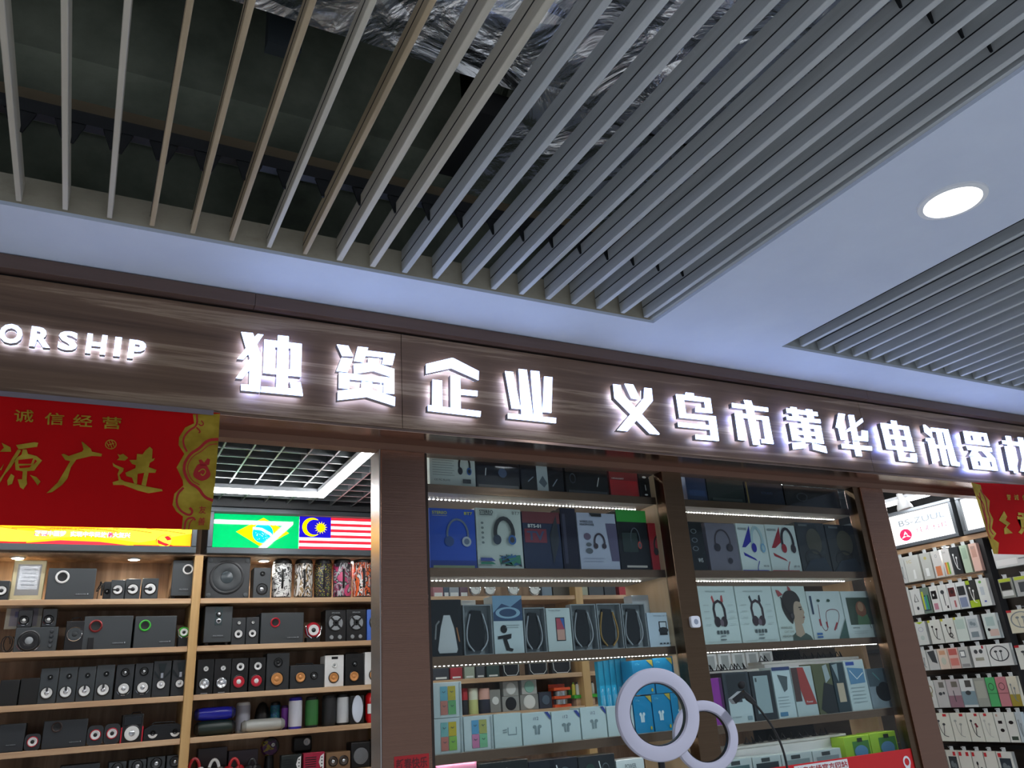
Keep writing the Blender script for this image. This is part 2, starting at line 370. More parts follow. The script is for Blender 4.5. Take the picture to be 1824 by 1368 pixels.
sign('glowing white character 资, second big character on the fascia', 580, 600, 9.77, [
    R4(200,130,395,155,485,335,290,330), R4(280,360,480,380,385,612,190,590), R4(562,168,742,188,660,440,495,415), R4(700,233,1210,295,1165,490,985,470,1010,355,700,325),
    R4(745,365,935,380,928,470,1195,560,1195,715,835,590,500,640,490,470,742,450), R4(235,620,1195,715,1195,990,1015,975,1015,795,415,735,410,905,230,885),
    R4(630,775,810,792,810,935,625,905), R4(215,940,630,890,810,920,1210,1050,1205,1200,720,1045,210,1100)])
sign('glowing white roof-topped character 企, third big character on the fascia', 740, 620, 9.77, [
    R4(190,275,625,172,665,175,1105,400,1100,555,625,345,190,440), R4(300,545,465,565,470,1040,295,1015), R4(615,465,780,480,790,1070,620,1050),
    R4(775,715,1082,745,1080,835,780,805), R4(220,990,1140,1100,1130,1195,220,1090)])
sign('glowing white character 业 with four fanned strokes, fourth big character', 880, 640, 10.525, [
    R4(210,220,360,235,500,930,335,915), R4(465,180,615,195,735,1070,520,1045), R4(690,210,850,225,910,1090,755,1075), R4(945,320,1095,335,1075,1000,915,985), R4(265,1010,1165,1100,1160,1195,265,1105)])
sign('glowing white crossed character 义, first after the wide gap', 1070, 670, 11.4, [
    R4(258,160,405,180,440,340,1195,1165,1190,1185,1005,1165,285,440), R4(490,150,660,170,795,445,770,470,625,445), R4(890,235,1035,250,1060,500,545,1115,340,1095,882,440)])
sign('glowing white character 乌, second after the wide gap', 1190, 690, 12.44, [
    R4(180,150,340,165,400,575,260,665), R4(180,150,390,165,395,110,570,130,575,190,940,240,945,330,350,270), R4(800,230,940,240,985,570,845,560), R4(610,440,860,470,865,562,610,540),
    R4(250,570,1055,640,1060,745,260,665), R4(900,640,1055,640,1130,1185,965,1165), R4(610,1040,1110,1090,1130,1185,620,1145), R4(220,765,920,840,920,935,235,870)])
sign('glowing white character 市, third after the wide gap', 1290, 700, 12.44, [
    R4(440,150,600,170,640,290,480,270), R4(175,220,970,325,980,415,185,315), R4(470,250,640,270,800,1155,650,1140), R4(235,430,980,525,1000,610,250,530),
    R4(235,430,400,450,490,1055,320,1035), R4(840,510,980,525,1095,1130,930,1110), R4(830,1015,1085,1050,1095,1130,835,1105)])
sign('glowing white character 黄, fourth after the wide gap', 1385, 710, 12.44, [
    R4(200,210,885,300,900,385,215,310), R4(290,180,420,195,480,410,350,400), R4(630,230,770,245,810,430,670,420), R4(205,385,945,460,960,545,215,465),
    R4(520,450,680,470,760,960,620,940), R4(260,530,400,545,480,935,335,920), R4(810,585,955,600,1030,1000,880,985), R4(260,530,955,600,975,680,280,620), R4(300,690,990,760,1000,840,320,780), R4(320,850,1015,920,1030,1000,335,920),
    R4(330,975,610,960,635,1095,350,1125), R4(775,985,1065,1060,1100,1205,795,1125)])
sign('glowing white character 华, fifth after the wide gap', 1475, 725, 13.68, [
    R4(260,150,415,170,385,380,465,800,320,790,255,510,195,490), R4(500,190,630,195,755,815,610,805), R4(440,570,830,270,860,360,600,560,470,610), R4(700,705,820,715,825,565,970,585,975,835,640,810),
    R4(335,895,1065,960,1075,1060,350,1000), R4(610,830,755,845,830,1200,690,1190)])
sign('glowing white character 电, sixth after the wide gap', 1555, 740, 13.68, [
    R4(190,180,350,195,480,830,340,812), R4(740,255,870,270,1020,880,870,860), R4(190,180,870,270,890,350,210,310), R4(270,450,940,530,960,600,290,560), R4(310,720,990,790,1020,880,340,812),
    R4(440,120,570,135,790,1100,650,1100), R4(650,1000,1075,1050,1080,1140,680,1105), R4(910,920,1060,930,1080,1060,930,1040)])
sign('glowing white character 讯, seventh after the wide gap', 1630, 745, 13.68, [
    R4(205,155,250,160,400,290,430,480,240,330), R4(270,480,460,480,600,1030,440,1105,320,560,275,550), R4(385,225,800,270,820,345,420,320), R4(680,260,805,275,1020,1060,1085,1080,1095,1170,905,1145,880,1100),
    R4(520,330,650,340,830,1160,690,1130), R4(480,640,800,670,820,750,500,720)])
sign('glowing white character 器, eighth after the wide gap', 1700, 755, 13.03, [
    R4(210,160,350,177,405,465,275,450), R4(415,190,600,205,650,490,480,472), R4(675,215,745,220,825,510,740,495), R4(210,160,745,220,770,300,235,250), R4(250,370,800,415,825,510,275,450),
    R4(280,500,860,560,880,650,320,600), R4(450,560,590,580,480,740,350,740), R4(590,560,760,600,940,800,780,775),
    R4(375,760,510,770,580,1055,445,1040), R4(580,780,790,795,860,1075,650,1060), R4(850,797,935,800,1010,1090,920,1082), R4(375,760,935,800,960,880,395,850), R4(425,960,985,1010,1010,1090,445,1040)])
sign('glowing white character 材 cut by the right edge of the photo', 1700, 755, 13.03, [
    R4(1115,380,1640,440,1660,530,1130,460), R4(1190,275,1310,290,1490,1150,1400,1140), R4(1170,510,1335,525,1425,1085,1290,1075), R4(1475,310,1590,320,1790,1190,1660,1170), R4(1640,470,1780,490,1640,1110,1540,1100)])
def qmap(q):
    A, B, C, D = [Vector(p) for p in q]   # TL TR BR BL
    return lambda u, v: (D.lerp(C, u)).lerp(A.lerp(B, u), v)
for ch, q in [('O', R4(5,100,270,122,252,345,-18,325)), ('R', R4(370,135,612,165,580,388,335,365)), ('S', R4(692,183,915,208,888,425,662,400)), ('H', R4(1018,218,1250,245,1218,468,986,445)), ('I', R4(1340,260,1416,268,1388,487,1313,480)), ('P', R4(1505,288,1705,312,1672,522,1475,505))]:
    g = qmap(q); pts, fs = text2d(ch, .038)
    fn = lambda p, y: PY(0+p.x/6.514, 560+p.y/6.514, y)
    base = fn(g(.5, 0), 2.499)
    t = thing('sign_letter', 'glowing white block letter %s of ORSHIP on the left fascia' % ch, 'sign letter', base, group='lit ORSHIP letters')
    W2 = [fn(g(u, v), 2.468)-base for u, v in pts]
    edges = {}
    for f in fs:
        for a, b in zip(f, f[1:]+f[:1]): edges[(a, b)] = edges.get((a, b), 0)+1
    rim = [(a, b) for a, b in edges if (b, a) not in edges]
    n = len(W2); off = lambda d: [p+Vector((0, d, 0)) for p in W2]
    MB().add(W2, fs, LIT).build('lit_face', t, smooth=False)
    MB().add(off(.0005)+off(.020), [(a, a+n, b+n, b) for a, b in rim], RIM).build('metal_return', t, smooth=False)
    c0 = sum((W2[a] for a in fs[0]), Vector())/len(fs[0])
    MB().box(c0.x-.004, c0.x+.004, .0201+2.468-2.499, .0012, c0.z-.004, c0.z+.004, RIM).build('standoff', t)
    MB().add(off(.0205), [tuple(reversed(f)) for f in fs], HALO).build('back_light', t, smooth=False)

# ------------------------------------------------------------------ red and gold banners hanging from the fascia
YB = 2.493; DKR = pm('b3161a', .5)
B1 = lambda pts, y=YB: [PY(180+a/5.067, 690+b/5.067, y) for a, b in pts]
B0 = lambda pts, y=YB: [PY(a/5.067, 690+b/5.067, y) for a, b in pts]
t = thing('paper_banner', 'wide red and gold paper banner hanging from the fascia at the left', 'banner', (0, YB, 2.0))
off = Vector((0, YB, 2.0))
L = lambda pts: [p-off for p in pts]
left = Vector((-.62, YB, 0))
tr, br = B1([(1075, 232), (978, 1285)]); tl = PY(0, 699, YB); bl = PY(0, 937, YB)
sh = MB(); N = 14; rows = 6; vs = []
for j in range(rows+1):
    for i in range(N+1):
        T_ = Vector((-.62, YB, tl.z)).lerp(tr, i/N); Bt = Vector((-.58, YB, bl.z)).lerp(br, i/N)
        p = T_.lerp(Bt, j/rows)-off; vs.append(p)
n = len(vs); f = []
for j in range(rows):
    for i in range(N):
        a = j*(N+1)+i; f.append((a, a+N+1, a+N+2, a+1))
sh.add(vs, f, REDP).add([p+Vector((0, .0012, 0)) for p in vs], [tuple(reversed(q)) for q in f], pm('7d1014', .7))
sh.build('paper_sheet', t)
Z1, Z2, Z3 = YB-.0012, YB-.002, YB-.0028
g = MB()
g.prism(L(B1(R4(830,245,840,325,760,362,705,450,700,520,752,600,682,722,738,840,742,885,662,960,645,1060,680,1120,740,1165,728,1283,976,1284,1000,1055,1008,1035,1030,850,1060,480,1072,238), Z1)), (0, .0008, 0), GOLD)
g.build('gold_border', t, smooth=False)
def stroke(mb, pts, wd, y, mat, fn):
    P = [Vector(p) for p in pts]; A = []; Bq = []
    for i, p in enumerate(P):
        d_ = (P[min(i+1, len(P)-1)]-P[max(i-1, 0)]).normalized(); nn = Vector((-d_.y, d_.x))*wd/2
        A.append(tuple(p+nn)); Bq.append(tuple(p-nn))
    V = L(fn(A+Bq, y)); k = len(P)
    mb.add(V, [(i, i+1, k+i+1, k+i) for i in range(k-1)], mat)
def smooth(pts, it=2):
    for _ in range(it):
        q = [pts[0]]
        for a, b in zip(pts, pts[1:]): q += [tuple(x*.75+y*.25 for x, y in zip(a, b)), tuple(x*.25+y*.75 for x, y in zip(a, b))]
        pts = q+[pts[-1]]
    return pts
o_ = MB()
for pts, wd in [(R4(1058,468,960,475,885,555,800,600,735,722,790,860,880,905,930,990,1010,1022), 26), (R4(865,245,870,345,790,390,740,460,745,520,775,580), 17), (R4(860,360,900,400,880,410), 12), (R4(905,300,930,330,905,350,880,330), 10),
                (R4(745,905,690,960,678,1050,720,1120,800,1160,830,1120,800,1085), 20), (R4(752,1283,765,1190,830,1170,850,1200), 17), (R4(790,1283,800,1220,830,1190), 9), (R4(1050,510,975,515,905,580,820,625,770,725,815,840,890,880), 7)]:
    stroke(o_, smooth(pts), wd, Z2, DKR, B1)
o_.poly(L(B1([(910+75*math.cos(a*.2618)*(1+.12*math.sin(3*a*.2618)), 765+78*math.sin(a*.2618)) for a in range(24)], Z2)), DKR)
o_.poly(L(B1(R4(880,655,905,650,930,680,960,640,985,650,975,700,900,710), Z2)), DKR)
stroke(o_, smooth(R4(880,760,920,730,950,760,920,800,900,780)), 10, Z3, GOLD, B1)
for s, q in [('友', R4(885,1070,950,1070,945,1140,880,1140)), ('善', R4(880,1175,945,1175,935,1245,870,1245))]:
    m_ = qmap(q); p2, f2 = text2d(s, .01); o_.add(L(B1([tuple(m_(u, v).xy) for u, v in p2], Z2)), f2, DKR)
o_.build('red_line_ornament', t, smooth=False)
def gold_chars(fn, polys, name='gold_character'):
    mb = MB()
    for p in polys: mb.prism(L(fn(p, Z3)), (0, .0022, 0), GOLD)
    mb.build(name, t, smooth=False)
gold_chars(B0, [R4(15,500,95,540,100,580,0,580,35,545), R4(145,520,310,495,345,500,335,535,230,550,170,560), R4(160,560,190,570,100,720,40,790,0,860,-5,830,30,780,110,640),
    R4(205,560,240,560,252,600,330,620,380,660,330,720,310,750,245,755,240,830,245,870,210,920,180,900,160,830,200,830,205,757,140,745,132,650,195,605), R4(100,780,130,800,110,870,70,885,65,840), R4(270,790,330,810,365,850,340,885,310,840), R4(0,740,35,690,10,750)])
hb = MB()
for p in [R4(165,655,300,640,280,690,165,690), R4(170,708,285,700,268,722,178,730), R4(315,650,335,665,300,700,310,670)]: hb.poly(L(B0(p, Z3-.0004)), REDP)
hb.build('red_gap', t, smooth=False)
gold_chars(B0, [R4(555,605,575,600,620,620,740,580,755,560,735,490,750,495,820,555,830,580,920,600,915,622,830,618,690,650,640,720,610,820,560,880,470,945,420,955,520,860,580,760,620,690,635,665,590,655)])
gold_chars(B1, [R4(150,600,170,610,200,600,245,635,215,660,145,655,165,635), R4(105,680,130,700,205,730,200,755,165,790,180,830,215,850,390,890,550,920,555,935,430,955,330,930,200,880,110,880,105,855,160,840,150,780,165,740,110,710),
    R4(255,655,320,655,325,600,375,605,400,570,440,535,465,560,460,645,485,640,475,660,440,680,430,720,500,745,490,770,430,770,405,890,365,880,390,770,330,780,325,870,300,870,280,815,230,800,220,770,310,730,315,700,280,690)])
for s, q in [('诚', R4(130,198,305,205,300,318,128,312)), ('信', R4(407,225,582,235,572,342,402,335)), ('经', R4(662,242,838,252,832,358,657,350)), ('营', R4(927,262,1098,272,1090,378,922,372))]:
    m_ = qmap(q); p2, f2 = text2d(s, .012); MB().add(L(B0([tuple(m_(u, v).xy) for u, v in p2], Z3)), f2, GOLD).build('gold_character', t, smooth=False)
sl = MB(); stroke(sl, [(1000+48*math.cos(a/3.82), 515+40*math.sin(a/3.82)) for a in range(25)], 8, Z2, GOLD, B0)
for q in [R4(965,500,985,540), R4(985,485,1012,548), R4(1008,482,1032,535), R4(975,520,1030,505)]: stroke(sl, q, 7, Z2, GOLD, B0)
sl.build('round_seal', t, smooth=False)
# adhesive tape along the top edge
tp = MB(); TAPE = pm('8c8288', .15, .2)
tp.box(-.6, tr.x-.02, -.004, -.0032, tl.z-2.0-.012, tl.z-2.0+.004, TAPE); tp.build('tape', t)
# right banner, cut by the frame
t = thing('paper_banner', 'red and gold paper banner hanging from the fascia at the right edge', 'banner', (4.6, YB, 2.0)); off = Vector((4.6, YB, 2.0))
D7 = lambda pts, y=YB: [PY(1540+a/5.472, 850+b/5.472, y) for a, b in pts]
MB().prism(L(D7(R4(1040,50,1660,80,1800,760,1260,748,1180,500,1090,200), YB)), (0, .001, 0), REDP).build('paper_sheet', t)
MB().prism(L(D7(R4(1040,50,1130,75,1150,150,1220,230,1215,330,1255,410,1240,500,1285,550,1255,600,1310,640,1300,748,1260,748,1180,500,1090,200), Z1)), (0, .0008, 0), GOLD).build('gold_border', t, smooth=False)
o_ = MB()
for pts in [R4(1130,120,1190,220,1195,320,1230,410,1215,500,1255,560), R4(1100,180,1165,260,1170,340,1195,420,1190,510,1230,600), R4(1120,150,1150,300,1190,450)]: stroke(o_, smooth(pts), 9, Z2, DKR, D7)
o_.build('red_line_ornament', t, smooth=False)
mb = MB()
for p in [R4(1320,400,1360,330,1390,385,1375,420,1420,450,1385,490,1445,545,1365,555,1360,500,1385,470,1310,420)]: mb.prism(L(D7(p, Z3)), (0, .002, 0), GOLD)
m_ = qmap(R4(1475,320,1700,350,1740,590,1500,555)); p2, f2 = text2d('意', .03); mb.add(L(D7([tuple(m_(u, v).xy) for u, v in p2], Z3)), f2, GOLD)
mb.build('gold_character', t, smooth=False)
for s, q in [('誉', R4(1382,165,1425,168,1428,225,1388,222)), ('诚', R4(1455,168,1500,171,1505,225,1460,222)), ('信', R4(1535,170,1580,173,1585,228,1540,225))]:
    m_ = qmap(q); p2, f2 = text2d(s, .012); MB().add(L(D7([tuple(m_(u, v).xy) for u, v in p2], Z3)), f2, GOLD).build('gold_character', t, smooth=False)
# ------------------------------------------------------------------ shop interior: shell, grid ceiling, lights, shelving
B = 4.8; XW = 4.75
struct(MB().box(-1.7, 4.95, 5.12, 5.2, 0, 3.4, BLACKW).build('wall_back'))
struct(MB().box(4.86, 4.95, 2.78, 5.12, 0, 3.4, BLACKW).build('wall_right'))
struct(MB().box(-1.7, -1.6, 2.78, 5.12, 0, 3.4, pm('8a8078', .8)).build('wall_left'))
struct(MB().box(-1.7, 4.95, 2.77, 5.12, 3.3, 3.4, BLACKW).build('ceiling_shop'))
GRID = pm('8f9597', .3, .8); g = MB(); zc_ = 2.75
for i in range(46): x = -1.35+.132*i; g.box(x-.004, x+.004, 2.78, 4.78, zc_, zc_+.045, GRID)
for j in range(16): y = 2.82+.131*j; g.box(-1.5, 4.8, y-.004, y+.004, zc_, zc_+.045, GRID)
struct(g.build('ceiling_grid', smooth=False))
struct(MB().box(-1.6, 4.84, 4.775, 4.815, 2.72, 2.80, pm('2a2c2e', .4)).build('trim_4'))
LED = pm('fbfcff', .5, 0, 30); ALU = pm('c9ccd0', .35, .6)
def tube_light(label, x0, x1, y0, y1, loc_z=zc_-.001):
    t = thing('linear_led_light', label, 'ceiling light', ((x0+x1)/2, (y0+y1)/2, loc_z), group='linear lights of the shop ceiling')
    a, b, c, d = (x0-x1)/2, (x1-x0)/2, (y0-y1)/2, (y1-y0)/2
    MB().box(a-.006, b+.006, c-.006, d+.006, -.022, 0, ALU).build('housing', t)
    MB().box(a, b, c, d, -.040, -.0221, LED).build('diffuser', t)
tube_light('long glowing linear light across the shop ceiling in front of the flag light box', -1.2, 1.108, 4.385, 4.425)
tube_light('glowing linear light running from the flag light box towards the doorway', 1.115, 1.155, 3.075, 4.425)
gx = lambda x: -1.35+.132*round((x+1.35)/.132)
p = PZ(1295, 888, zc_); p.x = gx(p.x); tube_light('glowing linear light seen through the top of the right display window', p.x-.02, p.x+.02, 3.25, 4.3)
q1, q2 = PX(1571, 899, 4.60), PX(1655, 880, 4.60)
tube_light('glowing hanging linear light over the earphone racks at the right', 4.58, 4.62, 2.80, q1.y, q1.z+.02); hung = S.objects[-1] if False else [o for o in COL.objects if o.name.startswith('linear_led_light')][-1]
for y_ in (-.3, .3): MB().tube([(0, y_, .0), (0, y_, zc_+.01-q1.z-.02)], .004, ALU).build('suspension_rod', hung)
tube_light('long linear light across the front of the shop ceiling behind the door header', -1.2, 4.4, 3.015, 3.055)  # unseen tube, added to light shelves and racks from the front
# shelving: one built-in unit along the back wall
ZS = [2.203, 1.951, 1.7025, 1.494, 1.262]
u = tag(MB().box(-1.55, 4.70, 5.085, 5.11, .1, 2.72, BACKW).build('wall_shelving'), 'light wood shelving built along the back wall, full of speakers', 'shelving')
MB().box(-1.5, 4.65, B+.01, 5.084, 2.438, 2.4455, BACKW).build('canopy', u)
for i, z in enumerate(ZS+[1.0, .7]):
    for a, b in [(-.62, .531), (.5775, 1.628), (1.676, 3.02), (3.08, 4.6)]: MB().box(a, b, B, 5.084, z-.028, z, MAPLE).build('shelf', u, bev=.002)
for a, b in [(.5315, .577), (1.6285, 1.6755), (3.0205, 3.0795), (-.67, -.6205)]: MB().box(a, b, B-.008, 5.084, .1, 2.4375, UPR).build('upright', u, bev=.002)
# puck lights under the canopy
for px, lab in [(32, 'left puck light above the framed certificate'), (239, 'puck light above the three small cube speakers'), (470, 'puck light above the big woofer speaker'), (628, 'puck light above the patterned barrel speakers')]:
    x = solve((0, 4.93, 2.437), 0, px, 0)
    t = thing('puck_light', 'round glowing '+lab, 'puck light', (x, 4.93, 2.4378))
    MB().lathe([(.037, 0), (.036, -.006), (.028, -.0075)], (0, 0, 0), (0, 0, 1), ALU, 24).build('rim', t)
    MB().lathe([(.028, -.0076), (.001, -.0095)], (0, 0, 0), (0, 0, 1), pm('fff6e6', .5, 0, 30), 24).build('lens', t)
    lamp('puck_lamp', 'SPOT', (x, 4.93, 2.41), 5.5, (1, .93, .82), .02, spot=2.5)
# light boxes above the shelves
def lightbox(name, x0, x1, label, z0=2.446, z1=2.715):
    t = thing(name, label, 'light box', ((x0+x1)/2, 4.80, z0), group='light boxes above the shelves'); a = (x1-x0)/2; h = z1-z0
    FR = pm('4a5054', .35, .6); m = MB()
    m.box(-a, a, -.03, .25, 0, .036, FR).box(-a, a, -.03, .25, h-.03, h, FR).box(-a, -a+.028, -.03, .25, .0361, h-.0301, FR).box(a-.028, a, -.03, .25, .0361, h-.0301, FR)
    m.build('frame', t, bev=.003)
    return t, 2*a-.058, h-.07
def boxart(t, W_, H_, base, els):
    mb = MB(); mb.box(-W_/2, W_/2, 0, .004, .0365, .0365+H_-.0005, base)
    sub = MB(); art(sub, els, W_, H_-.001, 0); sub.v = [(x, y, z+.0368) for x, y, z in sub.v]
    o = mb.build('lit_panel', t); sub.build('printed_picture', t, smooth=False)
def E(c, s=1.): return pm(c, .03, 0, s, .0)
t, W_, H_ = lightbox('flag_light_box', .588, 1.72, 'lit box showing a green and yellow flag and a red striped flag')
W2 = W_; k = (1.108-.617)/W_   # boundary between the two flags
GR, YE, BL, WH, RE, NV = E('00a85a'), E('ffe600'), E('08a0e0', 1.1), E('ffffff', 1.15), E('ee2a3c'), E('1a10a8')
bu = lambda u: u*k*1.0
def star(cx, cz, r1, r2, n, asp): return [(cx+(r1 if i % 2 == 0 else r2)*math.cos(math.pi*i/n+.1)*asp, cz+(r1 if i % 2 == 0 else r2)*math.sin(math.pi*i/n+.1)) for i in range(2*n)]
asp = H_/W_
fl = [('r', 0, 0, k, 1, GR), ('p', [(k*.26, .48), (k*.57, .92), (k*.88, .48), (k*.57, .03)], YE), ('e', k*.57, .46, .30*asp, .30, BL), ('l', [(k*.45, .60), (k*.55, .58), (k*.65, .45), (k*.67, .40)], .014, WH)]
for q in range(14): fl.append(('r', k, 1-(q+1)/11, 1, 1-q/11, RE if q % 2 == 0 else WH)) if q < 11 else None
cx0 = k+.007; cxw = (1.30-1.108)/W_
fl += [('r', k, .36, k+cxw, 1, NV), ('p', circ(k+cxw*.40, .68, .30*asp, .29, 24, .85, 5.43)+[(k+cxw*.40+.24*asp*math.cos(a)+.07*asp, .68+.235*math.sin(a)) for a in [5.2-.35*i for i in range(12)]], YE), ('p', star(k+cxw*.68, .67, .20, .11, 14, asp), YE)]
for q in range(26):
    a = random.uniform(0, 6.28); r = random.uniform(.03, .26); fl.append(('e', k*.57+r*asp*math.cos(a), .42+r*.8*math.sin(a)-.03, .006*asp, .008, WH))
boxart(t, W_, H_, WH, fl)
t, W_, H_ = lightbox('slogan_light_box', -1.1, .532, 'lit orange and yellow slogan box behind the red banner')
ux = lambda px: (solve((0, 4.797, 2.55), 0, px, 0)+1.1-.029)/W_
OR_, YL, PK, RD = E('ffae1a'), E('ffe23c', 1.1), E('f03a78'), E('d8202a')
els = [('r', 0, 0, 1, 1, OR_), ('p', [(ux(-60), .12), (ux(40), .05), (ux(150), .28), (ux(250), .1), (ux(345), .4), (ux(345), .75), (ux(200), .5), (ux(60), .34), (ux(-60), .5)], YL), ('p', [(ux(-50), .02), (ux(40), .02), (ux(110), .12), (ux(180), .10), (ux(230), .02)], E('e8303c')), ('r', ux(240), .0, ux(340), .035, RD), ('r', ux(-30), .0, ux(50), .06, RD)]
for q in range(6): els.append(('l', [(ux(-40+60*q), .40+.02*q), (ux(0+60*q), .44), (ux(30+60*q), .38)], .004, E('f07820')))
els += [('t', 'CHINESE YOUNG PIONEER', ux(88), .405, ux(211), .46, E('b86a20')), ('t', '凝聚中国梦', ux(61), .21, ux(119), .375, PK, .075), ('t', '实现中华民族伟大复兴', ux(125), .21, ux(233), .375, PK, .075),
        ('t', '凝聚中国梦', ux(62), .22, ux(118), .365, WH, .02), ('t', '实现中华民族伟大复兴', ux(126), .22, ux(232), .365, WH, .02),
        ('e', ux(296), .17, .022, .17, YL), ('p', [(ux(278), .22), (ux(292), .12), (ux(312), .02), (ux(300), .0), (ux(280), .1)], RD), ('p', [(ux(293), .27), (ux(303), .32), (ux(307), .2), (ux(299), .17)], RD), ('o', ux(294), .16, .026, .17, .12, E('ffc020'))]
boxart(t, W_, H_, OR_, els)
# dark valance above the rest of the shelves
tag(MB().box(1.73, 4.70, 4.80, 5.0, 2.446, 2.715, pm('15181b', .3, .3)).build('shelf_valance'), 'dark panel above the shelves seen through the display windows', 'panel')
# light box signs on the right wall
def sidebox(y0, y1, label, els, group='white light box signs on the right wall'):
    z0, z1 = 2.318, 2.556
    t = thing('sign_light_box', label, 'light box', (XW, (y0+y1)/2, z0), -math.pi/2, group); a = (y1-y0)/2; h = z1-z0; FR = pm('5a5f63', .35, .6)
    m = MB(); m.box(-a, a, -.02, .085, 0, .022, FR).box(-a, a, -.02, .085, h-.022, h, FR).box(-a, -a+.022, -.02, .085, .0221, h-.0221, FR).box(a-.022, a, -.02, .085, .0221, h-.0221, FR); m.build('frame', t, bev=.002)
    W_ = 2*a-.045; H_ = h-.045; MB().box(-W_/2, W_/2, 0, .004, .0223, .0223+H_, E('fbfdff', 1.25)).build('lit_panel', t)
    s_ = MB(); art(s_, els, W_, H_); s_.v = [(x, y, z+.0223) for x, y, z in s_.v]; s_.build('printed_sign', t, smooth=False)
GY = E('7a8288', .5); RS = E('d8284e', .9)
W_ = .7
sidebox(3.045, 4.05, 'white lit sign with grey BS-ZUUL lettering and a red round emblem', [('t', 'BS-ZUUL', .60, .60, .95, .80, GY, .02), ('t', '佳索科技', .72, .28, .96, .46, RS), ('e', .635, .30, .047, .20, RS), ('p', [(.635, .42), (.62, .30), (.65, .30)], WH), ('p', [(.60, .20), (.62, .28), (.635, .24)], WH), ('p', [(.67, .20), (.65, .28), (.637, .24)], WH), ('e', .635, .285, .010, .04, RS), ('r', .44, .62, .455, .76, RS), ('r', .72, .20, .94, .215, GY)])
sidebox(2.80, 3.015, 'white lit sign with a round yellow emblem, beside the right banner', [('e', .80, .60, .17, .22, E('e8c800', 1)), ('e', .80, .60, .14, .18, E('f0a000', 1)), ('r', .72, .52, .80, .68, E('fff040', 1.2))])
# soffit board with the rack below
u2 = thing('earphone_rack', 'tall dark slat rack with hooks on the right wall', 'rack', (XW, 3.4, 1.0), -math.pi/2)
RK = pm('1a1b1d', .5); RKB = tex_mat('rack_back', [(.3, '2b241e'), (.7, '3a3129')], (3, 3, 30), .5)
MB().box(-1.2, .62, .09, .108, -.95, 1.30, RKB).build('back_board', u2)
MB().box(-1.2, .62, .001, .089, 1.285, 1.315, MAPLE).build('canopy', u2)
ROWZ = []
for (px, py) in [(1597, 993), (1612, 1051), (1622, 1104), (1637, 1157), (1649, 1211), (1662, 1269), (1676, 1335)]: ROWZ.append(PX(px, py, XW).z)
for z in ROWZ: MB().box(-1.2, .42, .07, .0895, z-1.0+.004, z-1.0+.026, RK).build('hook_rail', u2)
y = PX(1790, 1130, XW).y; MB().box(3.4-y-.022, 3.4-y+.022, .001, .0695, -.95, 1.284, RK).build('upright', u2)
z = PX(1650, 1030, XW).z-1.0; MB().box(-1.2, .42, .01, .069, z-.042, z-.022, MAPLE).build('shelf_strip', u2)
for (px, lab) in [(1683, 'puck light glowing under the white BS-ZUUL sign')]:
    y = solve((XW+.03, 0, 2.284), 1, px, 0); t = thing('puck_light', lab, 'puck light', (XW+.035, y, 2.2848))
    MB().lathe([(.03, 0), (.029, -.006), (.022, -.0075)], (0, 0, 0), (0, 0, 1), ALU, 20).build('rim', t); MB().lathe([(.022, -.0076), (.001, -.0095)], (0, 0, 0), (0, 0, 1), pm('fff6e6', .5, 0, 30), 20).build('lens', t)
    lamp('puck_lamp', 'SPOT', (XW-.0, y, 2.27), 7, (1, .95, .86), .02, spot=2.6)
# small spotlight hung from the shop ceiling near the doorway
p = PY(1607, 893, 3.15); t = thing('spotlight', 'small white cone spotlight hanging beside the right pillar', 'spotlight', p)
SPW = pm('b9bbbb', .4)
MB().lathe([(.018, .05), (.02, .02), (.03, 0), (.045, -.035), (.047, -.05), (.04, -.05), (.03, -.03)], (0, 0, 0), (-.12, .1, 1), SPW, 28, cap0=True).build('cone_shade', t)
MB().tube([(.006, 0, .05), (.0, .01, .09), (.02, .02, .12), (.02, .02, zc_-p.z-.002)], .006, pm('8b8f92', .3, .8)).build('bracket', t)
MB().lathe([(.03, -.031), (.02, -.036), (.001, -.037)], (0, 0, 0), (-.12, .1, 1), pm('d9dadb', .3), 20).build('lens', t)
